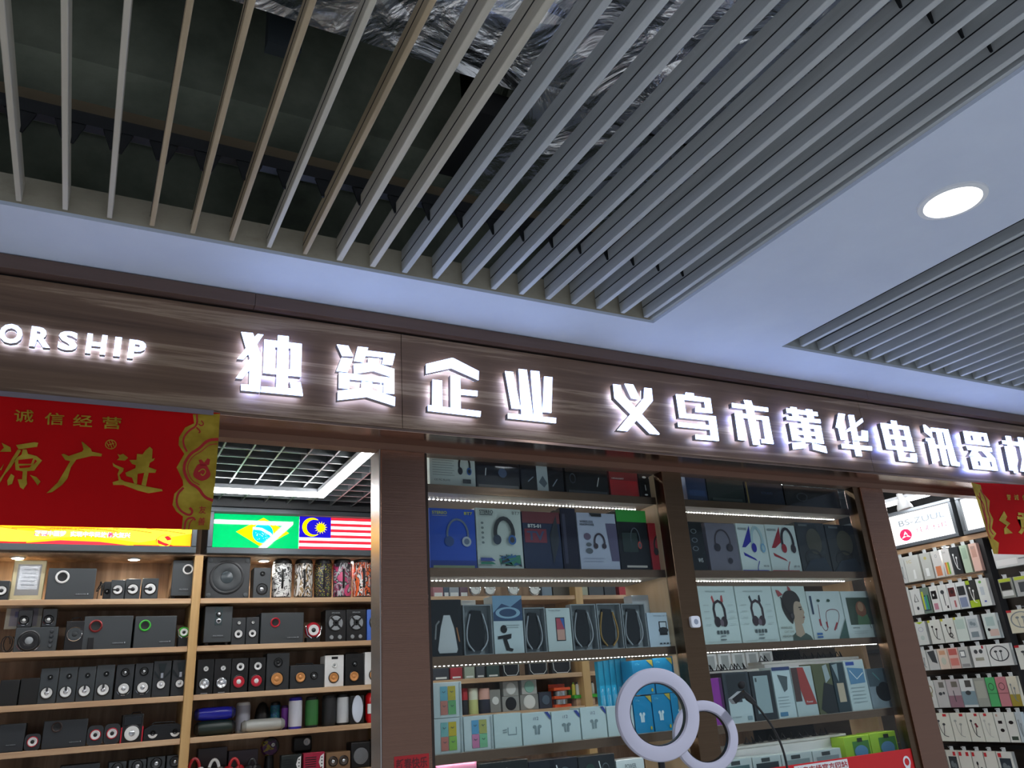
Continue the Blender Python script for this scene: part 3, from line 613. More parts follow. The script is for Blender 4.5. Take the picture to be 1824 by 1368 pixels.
# ------------------------------------------------------------------ speakers on the back shelves
CAB = pm('26292b', .42); CABG = pm('33383a', .45); BLK = pm('101112', .35); BLKM = pm('0b0c0c', .7); WCONE = pm('d9d9d6', .5); SIL = pm('c6c8ca', .25, .9); RED = pm('b3162a', .35); GRN = pm('3fae3a', .35)
COP = pm('c98a4e', .35, .3); CHR = pm('d8dadc', .12, 1); WHT = pm('dcdcd8', .4); LGT = pm('8b9092', .4)
YS = 4.835
FRONT = (0, -1, 0)
def driver(par, cx, cz, r, ring=BLK, cone=WCONE, cap=BLK, style='', name='driver', sx=1):
    o = Vector((cx, 0, cz)); m = MB()
    m.lathe([(r, 0), (r*.99, .004), (r*.90, .0065), (r*.84, .004)], o, FRONT, ring, 22, sx, cap1=False)
    root = m.build(name, par)
    MB().lathe([(r*.84, .004), (r*.72, .0055), (r*.34, .0015)], o, FRONT, cone, 22, sx, cap0=False, cap1=False).build('cone', root)
    m = MB()
    m.lathe([(r*.36, .0015), (r*.34, .004), (r*.22, .0065), (.0008, .0075)], o, FRONT, cap, 18, sx, cap0=False)
    if style == 'notch': m.box(cx-r*.92, cx-r*.05, -.0082, -.002, cz-r*.13, cz+r*.13, BLK)
    if style == 'top': m.box(cx-r*.16, cx+r*.16, -.0082, -.002, cz+r*.2, cz+r*.93, CAB)
    if style == 'arc':
        for a0 in (3.5, 4.4, 5.3): m.tube([(cx+r*1.08*math.cos(a0+.08*i), -.004, cz+r*1.08*math.sin(a0+.08*i)) for i in range(8)], .0016, CHR, 5)
    if style == 'cross':
        for a0 in (.75, 2.32): m.box(-r*.95, r*.95, -.0085, -.0055, -r*.10, r*.10, BLK); nv = m.v[-8:]; m.v[-8:] = [(cx+x*math.cos(a0)-z*math.sin(a0), y_, cz+x*math.sin(a0)+z*math.cos(a0)) for x, y_, z in nv]
    m.build('dust_cap', root); return root
def port(par, cx, cz, r, ring, w_=.3):
    m = MB(); o = Vector((cx, 0, cz)); m.lathe([(r, 0), (r, .005), (r*(1-w_*.5), .008), (r*(1-w_), .004)], o, FRONT, ring, 24, cap1=False)
    m.lathe([(r*(1-w_), .004), (r*.3, .0008), (.0008, .0006)], o, FRONT, BLKM, 20, cap0=False); return m.build('bass_port', par)
def badge(par, els, w, h, name='badge'): 
    m = MB(); art(m, els, w, h); return m.build(name, par, smooth=False)
def place(px, z, y, name, label, group=None, cat='speaker', d=None):
    cx, w, h = fit(px[0], px[1], px[2], z, y)
    t = thing(name, label, cat, (cx, y, z), 0, group)
    return t, w, h
def cabinet(t, w, h, mat=CAB, d=.13, z0=0., bev=.003, name='cabinet'):
    return MB().box(-w/2, w/2, 0, min(d, 5.082-t.location.y), z0, h, mat).build(name, t, bev=bev)
LET = pm('9fa6a8', .4)
def sub(px, z, label, ring=SIL, pu=.28, pv=.68, pr=.20, d=.2, feet=0, let=1, name='subwoofer', mat=CABG, side=None):
    t, w, h = place(px, z, YS, name, label, 'subwoofers on the back shelves')
    f = .018 if feet else 0
    cabinet(t, w, h, mat, d, f)
    if side: MB().box(-w/2-.0008, -w/2-.0001, .004, d-.004, f+.004, h-.004, side).build('side_panel', t)
    if feet:
        for sx in (-1, 1): MB().lathe([(.011, 0), (.013, .0178)], (sx*w*.36, .03, 0), (0, 0, 1), BLK, 12).build('foot', t)
    if ring: port(t, (pu-.5)*w, pv*h, pr*h, ring)
    if let: badge(t, [('r', .60, .14, .90, .155, BLK), ('t', 'SUBWOOFER', .62, .17, .84, .20, LET), ('r', .86, .17, .88, .21, LET)] if w > h else [('r', .30, .2, .74, .215, BLK), ('t', 'MULTIMEDIA', .34, .24, .70, .265, LET)], w, h)
    return t, w, h
def sat(px, z, label, dr, mat=CAB, y=YS, d=.11, name='satellite_speaker', group='satellite speakers on the back shelves', els=None, bev=.003):
    """dr: (u, v, radius as a share of the width, ring, cone, cap, style)"""
    t, w, h = place(px, z, y, name, label, group); cabinet(t, w, h, mat, d, 0, bev)
    for u, v, r, *q in dr: driver(t, (u-.5)*w, v*h, r*w, *q)
    if els: badge(t, els, w, h)
    return t, w, h
WC = (BLK, WCONE, BLK)
A, B_, C_, D_, E_ = ZS
ONS = 'on the top left shelf'
# shelf A, left bay
sat((-14, 13, 1034), A, 'small dark speaker cut by the left edge beside the framed certificate', [(.5, .5, .4)+WC])
t, w, h = place((14, 74, 998), A, 4.90, 'framed_certificate', 'gold framed certificate plaque leaning on the top left shelf', None, 'certificate')
GF = pm('cfc39a', .35, .3); MB().box(-w/2, w/2, 0, .018, 0, h, GF).build('frame', t, bev=.004)
badge(t, [('r', .14, .16, .86, .90, pm('8e8d8a', .3, .6)), ('r', .2, .3, .8, .86, pm('c4c8cc', .25, .5))]+[('r', .3, .76-.09*i, .7, .775-.09*i, pm('8a9096', .4)) for i in range(5)], w, h, 'engraved_plate')
sub((79, 166, 1012), A, 'wide dark subwoofer with a white port ring on the top left shelf', WCONE, .30, .72, .20)
t = thing('speaker_cable', 'tangle of black speaker cable hanging on the top left shelf', 'cable', (solve((0, 4.87, A), 0, 176, 0), 4.87, A))
rnd = random.Random(3)
MB().tube(smooth([(rnd.uniform(-.02, .02), rnd.uniform(-.012, .012), .006+.1*abs(math.sin(i*.9))) for i in range(16)], 1), .0022, BLK, 6).build('cord', t)
sat((182, 199, 1036), A, 'little black cube speaker behind the three grey cube speakers', [(.4, .5, .3, BLK, BLK, SIL)], y=4.90)
for i, (a, b, c) in enumerate([(195, 220, 1033), (221, 248, 1031), (251, 280, 1030)]):
    t, w, h = sat((a, b, c), A, 'small dark cube speaker with a white C-shaped cone, %s' % ['left of three', 'middle of three', 'right of three nearest the tall subwoofer'][i], [(.5, .5, .40, BLK, WCONE, BLK, 'notch')], mat=CABG)
sub((303, 347, 998), A, 'tall wood-sided subwoofer with white port ring, next to the wooden upright', WCONE, .62, .76, .13, .2, 1, side=pm('6e573f', .5))
# shelf A, second bay
t, w, h = sat((364, 443, 991), A, 'very large black woofer speaker beside the wooden upright', [(.47, .50, .40, BLK, pm('23282a', .3), pm('3b4346', .2), '')], mat=pm('25282a', .4), d=.15, name='woofer_speaker', bev=.005)
m = MB()
for sx in (.08, .92):
    for sz in (.09, .90): m.lathe([(.012, 0), (.012, .004), (.004, .005)], ((sx-.5)*w, 0, sz*h), FRONT, pm('3d4244', .35), 14)
m.build('corner_bolts', t)
sat((450, 481, 1011), A, 'small dark monitor speaker standing between the big woofer and the white barrel speaker', [(.5, .30, .34, BLK, pm('1c1e20'), SIL), (.5, .80, .14, BLK, BLK, SIL)], mat=CABG)
def pattern(name, cols, sc, kind='noise', seed=0):
    m, t, b = new_mat(name); b.inputs['Roughness'].default_value = .35
    if kind == 'noise':
        n = nodes_noise(t, sc, 2, .5, 1, 'Object', 1.0); out = n.outputs['Fac']
        st = [(.0, cols[0])]+[(.36+.28*i/(len(cols)-1), c) for i, c in enumerate(cols[1:])]
    else:
        tc = t.nodes.new('ShaderNodeTexCoord'); mp = t.nodes.new('ShaderNodeMapping'); mp.inputs['Scale'].default_value = sc; v = t.nodes.new('ShaderNodeTexVoronoi'); t.links.new(tc.outputs['Object'], mp.inputs[0]); t.links.new(mp.outputs[0], v.inputs[0])
        if kind == 'dots': out = v.outputs['Distance']; st = [(0, cols[0]), (.22, cols[1]), (.34, cols[2])]
        else: out = v.outputs['Color']; st = [(i/len(cols), c) for i, c in enumerate(cols)]
    r = ramp(t, st, True); t.links.new(out, r.inputs[0]); t.links.new(r.outputs[0], b.inputs['Base Color']); return m
def barrel(px, z, label, mat, capm=BLK, handle=True, y=YS+.06, name='barrel_speaker', group='barrel speakers on the back shelves', band=0):
    t, w, h = place(px, z, y, name, label, group); r = w/2
    MB().lathe([(r*.97, .012), (r, .018), (r, h*.86), (r*.97, h*.875)], (0, 0, 0), (0, 0, 1), mat, 30).build('body', t)
    MB().lathe([(r*.95, h*.8752), (r*.97, h*.9), (r*.9, h*.97), (r*.6, h)], (0, 0, 0), (0, 0, 1), capm, 26).build('top_cap', t)
    MB().lathe([(r*.9, 0), (r*.96, .0119)], (0, 0, 0), (0, 0, 1), capm, 26).build('base_ring', t)
    if handle:
        MB().tube([(-r*.15, -r*1.0, h*.25), (-r*.15, -r*1.12, h*.35), (-r*.15, -r*1.14, h*.5), (-r*.15, -r*1.12, h*.62), (-r*.15, -r*1.0, h*.7)], r*.22, BLK, 8, flat=.5).build('handle', t)
    return t
barrel((483, 518, 997), A, 'white barrel speaker with black splatter print', pattern('splatter', ['e4e4e0', 'e4e4e0', '202022', 'e0e0dc'], (34, 34, 34)))
barrel((523, 556, 997), A, 'black, white and tan camouflage barrel speaker', pattern('tan_camo', ['1c1c1c', 'e6e2da', '9b7f52', '242424', 'ddd9d2'], (40, 40, 14)))
barrel((559, 590, 997), A, 'dark barrel speaker printed with coloured bubbles', pattern('bubbles', ['e85a2a', '9ac43a', '2a2030'], (26, 26, 26), 'dots'))
barrel((593, 625, 996), A, 'grey and pink patterned barrel speaker', pattern('pink_grey', ['2a2a2e', '9a4a68', 'b9b9bc', '3a3a40', 'd04878'], (22, 22, 16)))
barrel((628, 662, 995), A, 'orange, white and black camouflage barrel speaker', pattern('orange_camo', ['141414', 'e65a26', 'ece8e2', '1c1c1c', 'e8662c'], (40, 40, 14)))
barrel((664, 696, 995), A, 'blue and white camouflage barrel speaker half behind the steel pillar', pattern('blue_camo', ['1c2470', 'e0e2ea', '20202a', '3a46b0'], (36, 36, 16)))
# shelf B, left bay
t, w, h = sat((22, 99, 1117), B_, 'dark woofer box with chrome trim and a column of knobs', [(.34, .46, .27, BLK, BLK, LGT, 'arc')], mat=CABG, d=.16, name='woofer_speaker')
m = MB()
for k_ in range(4): m.lathe([(.009, 0), (.008, .008), (.002, .009)], (w*.35, 0, h*(.22+.2*k_)), FRONT, pm('3c3f41', .3, .5), 12)
m.build('knobs', t); HW = h
for (a, b, c, lab) in [(29, 55, 1086, 'left'), (73, 99, 1084, 'right')]:
    sat((a, b, c), B_+HW+.0015, 'small dark satellite speaker on top of the chrome-trimmed woofer, %s one' % lab, [(.45, .40, .36, BLK, BLK, WCONE, 'arc')], y=YS+.012, d=.07)
t, w, h = place((6, 72, 1079), B_+HW+.0015, 4.925, 'framed_certificate', 'pale framed certificate standing behind the two satellites on the second shelf', None, 'certificate')
MB().box(-w/2, w/2, 0, .016, 0, h, pm('b0ad9d', .4)).build('frame', t, bev=.003); badge(t, [('r', .12, .12, .88, .88, pm('8d8a94', .4)), ('r', .25, .5, .5, .75, pm('6a6a8e', .4))], w, h, 'engraved_plate')
x = solve((0, 4.88, B_), 0, 6, 0); t = thing('speaker_cable', 'coil of dark cable on the second shelf at the left edge', 'cable', (x, 4.88, B_))
MB().tube([(.022*math.cos(i*.6)+.001*i, .01*math.sin(i*.4), .045+.038*math.sin(i*.6)) for i in range(24)], .0025, BLK, 6).build('cord', t)
t, w, h = place((112, 146, 1106), B_, YS, 'portable_speaker', 'black portable speaker with a big silver ring on the second shelf'); cabinet(t, w, h, BLK, .1)
driver(t, 0, h*.55, w*.42, CHR, pm('33383a', .6), pm('2b2f31', .6), name='grille')
MB().tube([(-w*.3, .03, h), (-w*.2, .03, h+.016), (w*.2, .03, h+.02), (w*.32, .03, h)], .003, BLK).build('handle', t)
t, w, h = sub((144, 232, 1097), B_, 'wide dark subwoofer with a red port ring and a remote leaning on it', pm('7e2a2a', .3, .5), .24, .70, .19)
tag(MB().box(-.014, .014, 0, .006, 0, .062, BLK).build('remote_control', loc=(solve((0, YS-.010, B_), 0, 160, 0), YS-.010, B_), bev=.002), 'thin black remote control leaning on the red-ringed subwoofer', 'remote control')
sub((236, 311, 1097), B_, 'wide dark subwoofer with a bright green port ring', GRN, .24, .70, .18)
def ball(px, z, label, colm):
    t, w, h = place(px, z, YS, 'round_speaker', label); r = w*.46
    MB().lathe([(r*.86, 0), (r, .012), (r, .03), (r*.8, .055), (.01, .065)], (0, 0, h-r), (0, 1, 0), colm, 26).build('shell', t)
    driver(t, 0, h-r, r*.8, colm, WCONE, BLK); MB().box(-w*.4, w*.4, 0, .06, 0, h-2*r+.006, BLK).build('base', t, bev=.003)
    m = MB()
    for sx in (-1, 1): m.tube([(sx*r*1.0, -.002, h-r*.5), (sx*r*.8, -.012, h-r*1.6), (sx*r*.3, -.014, h-r*2.0)], .004, CHR, 6)
    m.build('chrome_trim', t)
ball((314, 337, 1116), B_, 'small round green and black speaker beside the green-ringed subwoofer', GRN)
# shelf B, second bay
t, w, h = sub((361, 411, 1080), B_, 'tall dark subwoofer with two round dials on the second shelf', None, feet=1)
m = MB(); m.box(-w*.13, w*.13, -.002, 0, h*.52, h*.97, pm('3a4a4c', .25)); cp = m.build('control_plate', t, bev=.0008)
for v_, a_, b_ in [(.80, BLK, SIL), (.62, SIL, BLK)]: MB().lathe([(w*.10, .0021), (w*.09, .010), (w*.05, .011)], (0, 0, h*v_), FRONT, a_, 20).lathe([(w*.05, .0112), (.001, .012)], (0, 0, h*v_), FRONT, b_, 16).build('dial', cp)
for (a, b, c, lab) in [(411, 436, 1100, 'left one beside the tall subwoofer'), (437, 460, 1099, 'right one beside the red-ported subwoofer')]: sat((a, b, c), B_, 'dark two-way speaker with white woofer ring, '+lab, [(.5, .40, .34, BLK, WCONE, BLK), (.5, .80, .14, BLK, WHT, SIL)])
sub((463, 540, 1091), B_, 'wide dark subwoofer with a small red port, second bay', RED, .33, .68, .16)
ball((543, 573, 1108), B_, 'small round red speaker with chrome trim', RED)
for (a, b, c, lab, mt, pl) in [(579, 616, 1086, 'black box speaker with cross-braced cone beside the round red speaker', BLK, 'x'), (617, 652, 1085, 'black box speaker with cross-braced cone beside the blue one', BLK, 'x'), (654, 690, 1085, 'bright blue box speaker with cross-braced cone by the pillar', pm('4a72c8', .35), 'b')]:
    t, w, h = sat((a, b, c), B_, lab, [(.5, .58, .40, BLK, pm('8e9294', .4), BLK, 'cross')], mat=mt, name='box_speaker'); m = MB()
    for sx in (-.2, .2): m.lathe([(w*.10, 0), (w*.09, .006), (.001, .007)], (w*sx, 0, h*.14), FRONT, LGT if pl == 'x' else mt, 14)
    m.build('knobs', t); badge(t, [('t', 'SPEAKER', .3, .88, .7, .92, LET)], w, h)
# shelf C
for (a, b, c, lab) in [(-6, 29, 1211, 'plain black box speaker at the left end of the third shelf'), (31, 65, 1208, 'plain black box speaker beside the first white-coned speaker')]: 
    t, w, h = place((a, b, c), C_, YS, 'box_speaker', lab); cabinet(t, w, h, BLKM, .12)
for i, (a, b, c) in enumerate([(65, 98, 1190), (99, 132, 1188), (133, 165, 1187), (166, 199, 1184)]):
    sat((a, b, c), C_, 'tall dark two-way speaker with notched white cone, %s from the left on the third shelf' % ORD[i], [(.46, .30, .37, BLK, WCONE, SIL, 'top'), (.55, .74, .15, BLK, BLK, SIL)], mat=CABG)
for i, (a, b, c) in enumerate([(202, 234, 1183), (236, 268, 1181)]):
    sat((a, b, c), C_, 'dark two-way speaker with chrome-trimmed white cone, %s one of the pair' % ['left', 'right'][i], [(.5, .30, .36, BLK, WCONE, SIL, 'arc'), (.5, .76, .26, BLK, BLK, SIL)])
for i, (a, b, c) in enumerate([(269, 301, 1177), (303, 334, 1175)]):
    t, w, h = sat((a, b, c), C_, 'angular black gaming speaker with small white cone, %s one by the upright' % ['left', 'right'][i], [(.48, .34, .27, BLK, WCONE, SIL)], name='gaming_speaker'); m = MB()
    m.prism([(-w*.22, -.0002, h*.92), (w*.22, -.0002, h*.92), (w*.12, -.0002, h*.68), (-w*.12, -.0002, h*.68)], (0, -.006, 0), pm('1b2222', .2)); m.box(-w*.07, w*.07, -.004, 0, h*.52, h*.66, SIL)
    for s in (-1, 1): m.prism([(s*w*.46, -.0002, h*.75), (s*w*.46, -.0002, h*.66), (s*w*.15, -.0002, h*.50), (s*w*.15, -.0002, h*.56)], (0, -.005, 0), pm('1b2222', .2))
    m.build('armour_trim', t)
for i, (a, b, c) in enumerate([(348, 378, 1174), (379, 409, 1173)]):
    sat((a, b, c), C_, 'black two-way speaker with silver mesh cone, %s' % ['beside the upright', 'next to the red-coned pair'][i], [(.48, .30, .36, BLK, SIL, SIL), (.52, .72, .18, BLK, WCONE, SIL)], mat=BLK, els=[('r', .3, .02, .7, .04, SIL)])
for i, (a, b, c) in enumerate([(410, 440, 1172), (442, 471, 1171)]):
    sat((a, b, c), C_, 'black two-way speaker with glossy red cone, %s one of the pair' % ['left', 'right'][i], [(.47, .31, .40, BLK, RED, WCONE), (.52, .74, .28, BLK, WCONE, BLK)], mat=BLK)
sat((473, 514, 1163), C_, 'tall black speaker with copper cone and black tweeter', [(.47, .30, .30, BLK, COP, COP), (.5, .74, .20, BLK, BLK, BLK)], mat=CAB)
t, w, h = sat((516, 577, 1184), C_, 'low wide black speaker with one copper cone', [(.30, .48, .16, BLK, COP, COP), (.70, .52, .11, BLK, BLK, SIL)], mat=CAB, name='wide_speaker')
MB().tube([(-w*.3, .05, h-.002), (-w*.28, .05, h+.008), (w*.2, .05, h+.008), (w*.22, .05, h-.002)], .004, BLK).build('handle', t)
for (a, b, c, lab, mt) in [(578, 612, 1167, 'white speaker with copper cone and small black screen', WHT), (615, 648, 1164, 'black speaker with copper cone between two white ones', BLK), (650, 686, 1161, 'white speaker with copper cone next to the steel pillar', WHT)]:
    t, w, h = sat((a, b, c), C_, lab, [(.47, .29, .28, BLK, COP, COP), (.5, .68, .14, mt, mt, LGT)], mat=mt, els=[('r', .35, .87, .68, .95, BLKM)], name='bookshelf_speaker')
    MB().tube([(-w*.4, .06, h-.002), (-w*.3, .06, h+.008), (w*.3, .06, h+.008), (w*.4, .06, h-.002)], .003, BLK).build('handle', t)
# shelf D
sub((-8, 40, 1289), D_, 'dark subwoofer with printed lettering at the left end of the fourth shelf', None, mat=CAB)
def cube(px, label, ring):
    t, w, h = place(px, D_, YS, 'cube_speaker', label, 'small round-fronted speakers'); pts = [(.5*w*(abs(math.cos(a))**.5)*(1 if math.cos(a) > 0 else -1), 0, h/2+.5*h*(abs(math.sin(a))**.5)*(1 if math.sin(a) > 0 else -1)) for a in [2*math.pi*i/28 for i in range(28)]]
    MB().prism(pts, (0, .075, 0), CAB).build('cabinet', t); driver(t, 0, h*.52, w*.36, ring, WCONE, BLK)
cube((41, 70, 1307), 'rounded speaker with red-rimmed white cone beside the lettered subwoofer', RED)
sub((72, 152, 1282), D_, 'wide black subwoofer with plain dark port on the fourth shelf', pm('3a2e2c', .4), .30, .76, .19, mat=CAB)
cube((153, 182, 1292), 'rounded speaker with red-rimmed white cone, left one beside the big white woofer', RED)
cube((183, 212, 1289), 'rounded speaker with red-rimmed white cone, right one beside the big white woofer', RED)
t, w, h = sat((214, 252, 1272), D_, 'tall black speaker with large white woofer and red edges', [(.5, .32, .42, BLK, WCONE, SIL)], mat=BLK, name='party_speaker'); m = MB()
for s in (-1, 1): m.box(s*w*.5-.003, s*w*.5+.003, -.003, 0, 0, h*.55, RED)
m.build('red_edge', t); MB().box(-w*.42, w*.42, -.006, 0, h*.62, h*.94, pm('17191b', .15)).build('display', t, bev=.002); MB().tube([(-w*.1, .04, h-.002), (0, .04, h+.008), (w*.35, .04, h+.008), (w*.4, .04, h-.002)], .003, BLK).build('handle', t)
t, w, h = place((255, 326, 1288), D_, YS, 'boombox', 'low black boombox with two white half-moon cones', None, 'speaker')
MB().prism([(-w*.5, 0, .0), (w*.5, 0, 0), (w*.5, 0, h*.75), (w*.3, 0, h*.95), (-w*.3, 0, h*.95), (-w*.5, 0, h*.7)], (0, .1, 0), BLK).build('cabinet', t, bev=.003)
for s in (-1, 1):
    m = MB(); m.prism([(s*w*.28+w*.12*math.cos(a), -.0002, h*.42+w*.12*math.sin(a)) for a in [math.pi+.15+i*.28 for i in range(11)]], (0, -.004, 0), WCONE); m.build('cone', t); driver(t, s*w*.28, h*.45, w*.07, BLK, BLK, BLK)
MB().tube([(-w*.3, .05, h*.94), (-w*.25, .05, h*1.05), (w*.25, .05, h*1.05), (w*.3, .05, h*.94)], .004, BLK).build('handle', t)
def pill(px, z, label, colm, endm, y=YS+.045):
    t, w, h = place(px, z, y, 'pill_speaker', label); r = h/2
    MB().lathe([(r*.86, -w*.40), (r, -w*.3), (r, w*.3), (r*.86, w*.40)], (0, 0, r), (1, 0, 0), colm, 24, cap0=False, cap1=False).build('body', t)
    for s in (-1, 1): MB().lathe([(r*.862, w*.401), (r*.95, w*.43), (r*.6, w*.5)], (0, 0, r), (s, 0, 0), endm, 22).build('end_cap', t)
    return h
hh = pill((345, 418, 1283), D_, 'dark green pill-shaped speaker lying at the front of the fourth shelf', pm('14261f', .4), BLK)
pill((345, 418, 1259), D_+hh+.0012, 'glossy blue pill-shaped speaker stacked on the dark green one', pm('1a1f9c', .25), pm('10144e', .3))
barrel((418, 444, 1250), D_, 'frosted white cylinder speaker behind the blue pill speaker', pm('b9bcc8', .4), WHT, False, 4.98, 'cylinder_speaker')
t, w, h = place((452, 479, 1250), D_, 4.99, 'egg_speaker', 'black egg-shaped speaker behind the white pill speaker'); MB().lathe([(w*.32, 0), (w*.48, h*.2), (w*.5, h*.45), (w*.42, h*.75), (w*.22, h*.95), (.001, h)], (0, 0, 0), (0, 0, 1), BLK, 26).build('shell', t); driver(t, 0, h*.4, w*.01, BLK)
barrel((480, 498, 1250), D_, 'small teal cylinder speaker with honeycomb mesh', pattern('teal_mesh', ['2c8a78', '3a6a98', '2a5a86', '38a088'], (60, 60, 60), 'cells'), BLK, False, 4.98, 'cylinder_speaker')
barrel((500, 513, 1256), D_, 'thin purple cylinder speaker between the teal and the white-fronted one', pm('6a2a8a', .4), pm('3a1450', .4), False, 4.93, 'cylinder_speaker')
pill((429, 506, 1280), D_, 'pale grey pill-shaped speaker lying at the front of the fourth shelf', pm('a9aca6', .45), pm('8a8d88', .4))
for (a, b, c, lab, mt, cp) in [(513, 537, 1241, 'cylinder speaker with white mesh and blue ends', pm('c4c6d0', .5), pm('2a22a0', .3)), (543, 566, 1240, 'cylinder speaker with dark green mesh', pm('2a6a2e', .6), BLK), (573, 598, 1237, 'cylinder speaker with black mesh', pm('17181a', .6), BLK), (599, 621, 1235, 'cylinder speaker with white mesh and black ends', pm('c2c6c8', .5), BLK)]:
    barrel((a, b, c), D_, lab+' standing on the fourth shelf', mt, cp, False, YS+.05, 'cylinder_speaker')
t, w, h = place((624, 649, 1236), D_, YS, 'oval_speaker', 'black speaker with a tall white oval front'); cabinet(t, w, h*.96, BLK, .06, bev=.006)
m = MB(); m.lathe([(h*.46, 0), (h*.45, .006), (h*.38, .007), (.001, .009)], (0, 0, h*.5), FRONT, pm('c8d0dc', .4), 28, sx=.85*w/h); m.build('oval_grille', t)
t, w, h = place((651, 674, 1233), D_, YS+.03, 'capsule_speaker', 'glossy red capsule speaker with white button strip'); r = w/2
MB().lathe([(r*.7, 0), (r, h*.12), (r, h*.88), (r*.7, h*.98), (r*.3, h)], (0, 0, 0), (0, 0, 1), pm('c4141c', .2), 26).build('body', t)
m = MB(); m.box(-r*.9, -r*.15, -r*1.02, -r*.5, h*.3, h*.62, WHT); m.box(-r*.12, r*.22, -r*1.04, -r*.6, h*.28, h*.68, WHT); bs_ = m.build('button_strip', t, bev=.002)
m = MB()
for i in range(5): m.lathe([(.003, 0), (.002, .0015)], (r*.05, -r*1.04, h*(.34+.07*i)), FRONT, BLK, 8)
m.build('buttons', bs_)
# shelf E (only tops in the frame)
for i, (a, b, c) in enumerate([(188, 220, 1357), (224, 256, 1353), (258, 290, 1348), (293, 323, 1345)]):
    sat((a, b, c), E_, 'dark angular speaker on the lowest visible left shelf, %s from the left' % ORD[i], [(.5, .80, .34, BLK, CAB, SIL), (.5, .35, .4)+WC], mat=CABG)
for (px, lab, mt) in [((100, 172, 1362), 'black subwoofer whose top edge shows on the lowest left shelf', CAB), ((-10, 60, 1372), 'black box speaker on the lowest left shelf at the left edge', CAB)]:
    t, w, h = place(px, E_, YS, 'subwoofer', lab); cabinet(t, w, h, mt, .15)
for (px, lab, mt) in [((349, 402, 1332), 'grey sound bar box standing behind the headphones on the lowest shelf', pm('4e4c52', .5)), ((405, 458, 1336), 'bluish grey box behind the red headphones on the lowest shelf', pm('57525e', .5))]:
    t, w, h = place(px, E_, 5.0, 'product_box', lab, None, 'box'); MB().box(-w/2, w/2, 0, .06, 0, h, mt).build('carton', t, bev=.002); badge(t, [('r', .04, .42, .96, .46, BLK)], w, h, 'printed_line')
def headset(px, label, cm, rm):
    t, w, h = place(px, E_, YS+.02, 'headphones', label, None, 'headphones')
    MB().tube([(w*.45*math.cos(a), .02, h*.45+h*.52*math.sin(a)) for a in [i*math.pi/12 for i in range(13)]], .008, cm, 8).build('headband', t)
    for s in (-1, 1): MB().lathe([(.028, 0), (.03, .012), (.022, .02)], (s*w*.42, .02, h*.42), (s*.5, -1, 0), rm, 20).build('ear_cup', t)
headset((333, 356, 1350), 'red headphones lying at the front of the lowest shelf', pm('b01820', .3), WCONE)
headset((370, 391, 1352), 'white headphones lying beside the red pair on the lowest shelf', WHT, SIL)
headset((406, 427, 1350), 'bright red folded headphones in the middle of the lowest shelf', pm('c01a22', .35), pm('a01218', .35))
headset((441, 457, 1351), 'black headphones beside the bright red pair', BLK, BLK)
t, w, h = place((463, 497, 1312), E_, 4.96, 'round_speaker', 'round mask-printed speaker with bright yellow and purple blotches'); MB().lathe([(w*.42, 0), (w*.5, .02), (w*.4, .05), (.01, .06)], (0, 0, h-w*.5), (0, 1, 0), pattern('blotch', ['16120c', '8a7a18', '4a1c50', '1a140c'], (18, 18, 18)), 26).build('shell', t); driver(t, w*.12, h-w*.42, w*.12, BLK, WCONE, SIL); MB().lathe([(w*.3, 0), (w*.22, h-w*.9)], (0, .03, 0), (0, 0, 1), BLK, 16).build('stand', t)
t, w, h = place((521, 555, 1311), E_, 4.97, 'round_speaker', 'glossy black round speaker with a silver face above the ribbed radios'); MB().box(-w*.5, w*.5, 0, .06, h-w*.8, h, BLK).build('shell', t, bev=.012); driver(t, w*.2, h-w*.3, w*.2, CHR, WCONE, SIL); MB().box(-w*.4, w*.4, .0, .05, 0, h-w*.805, BLKM).build('stand', t)
for (px, lab, mt) in [((500, 537, 1344), 'dark ribbed portable radio with white button panel', pm('1a211f', .4)), ((540, 578, 1340), 'crimson ribbed portable radio with white button panel', pm('a01838', .4))]:
    t, w, h = place(px, E_, YS, 'portable_radio', lab, None, 'radio'); cabinet(t, w, h, mt, .05, bev=.004, name='case')
    m = MB()
    for i in range(6): m.box(-w*.42, w*.1, -.002, 0, h*(.2+.11*i), h*(.2+.11*i)+.004, BLK)
    m.build('speaker_slots', t); m = MB(); m.prism([(w*.45, -.0002, h*.15), (w*.45, -.0002, h*.9), (w*.3, -.0002, h*.8), (w*.22, -.0002, h*.5), (w*.3, -.0002, h*.25)], (0, -.002, 0), WHT); bp_ = m.build('button_panel', t)
    m = MB()
    for i in range(4): m.lathe([(.004, .0022), (.003, .004)], (w*.36, 0, h*(.25+.16*i)), FRONT, BLK, 8)
    m.build('buttons', bp_)
t, w, h = sat((581, 624, 1339), E_, 'wooden box speaker with two dark cones on the lowest shelf', [(.28, .5, .2, BLK, pm('3a2c20'), SIL), (.72, .5, .2, BLK, pm('3a2c20'), SIL)], mat=pm('7a5c3e', .5), name='wooden_speaker')
t, w, h = place((625, 660, 1321), E_, YS+.02, 'box_speaker', 'black cube speaker with a round silver mesh grille by the pillar'); cabinet(t, w, h, BLK, .1, bev=.006)
MB().lathe([(w*.38, 0), (w*.37, .005), (.001, .012)], (0, 0, h*.45), FRONT, pattern('mesh', ['55585a', 'c2c4c6', '55585a'], (200, 200, 200), 'dots'), 26).build('grille', t)
t, w, h = place((664, 690, 1316), E_, YS+.02, 'product_box', 'black and yellow carton half hidden by the steel pillar', None, 'box'); MB().box(-w/2, w/2, 0, .08, 0, h, BLK).build('carton', t, bev=.002); badge(t, [('r', .0, .12, .5, .5, pm('d8b018', .5))], w, h, 'printed_label')
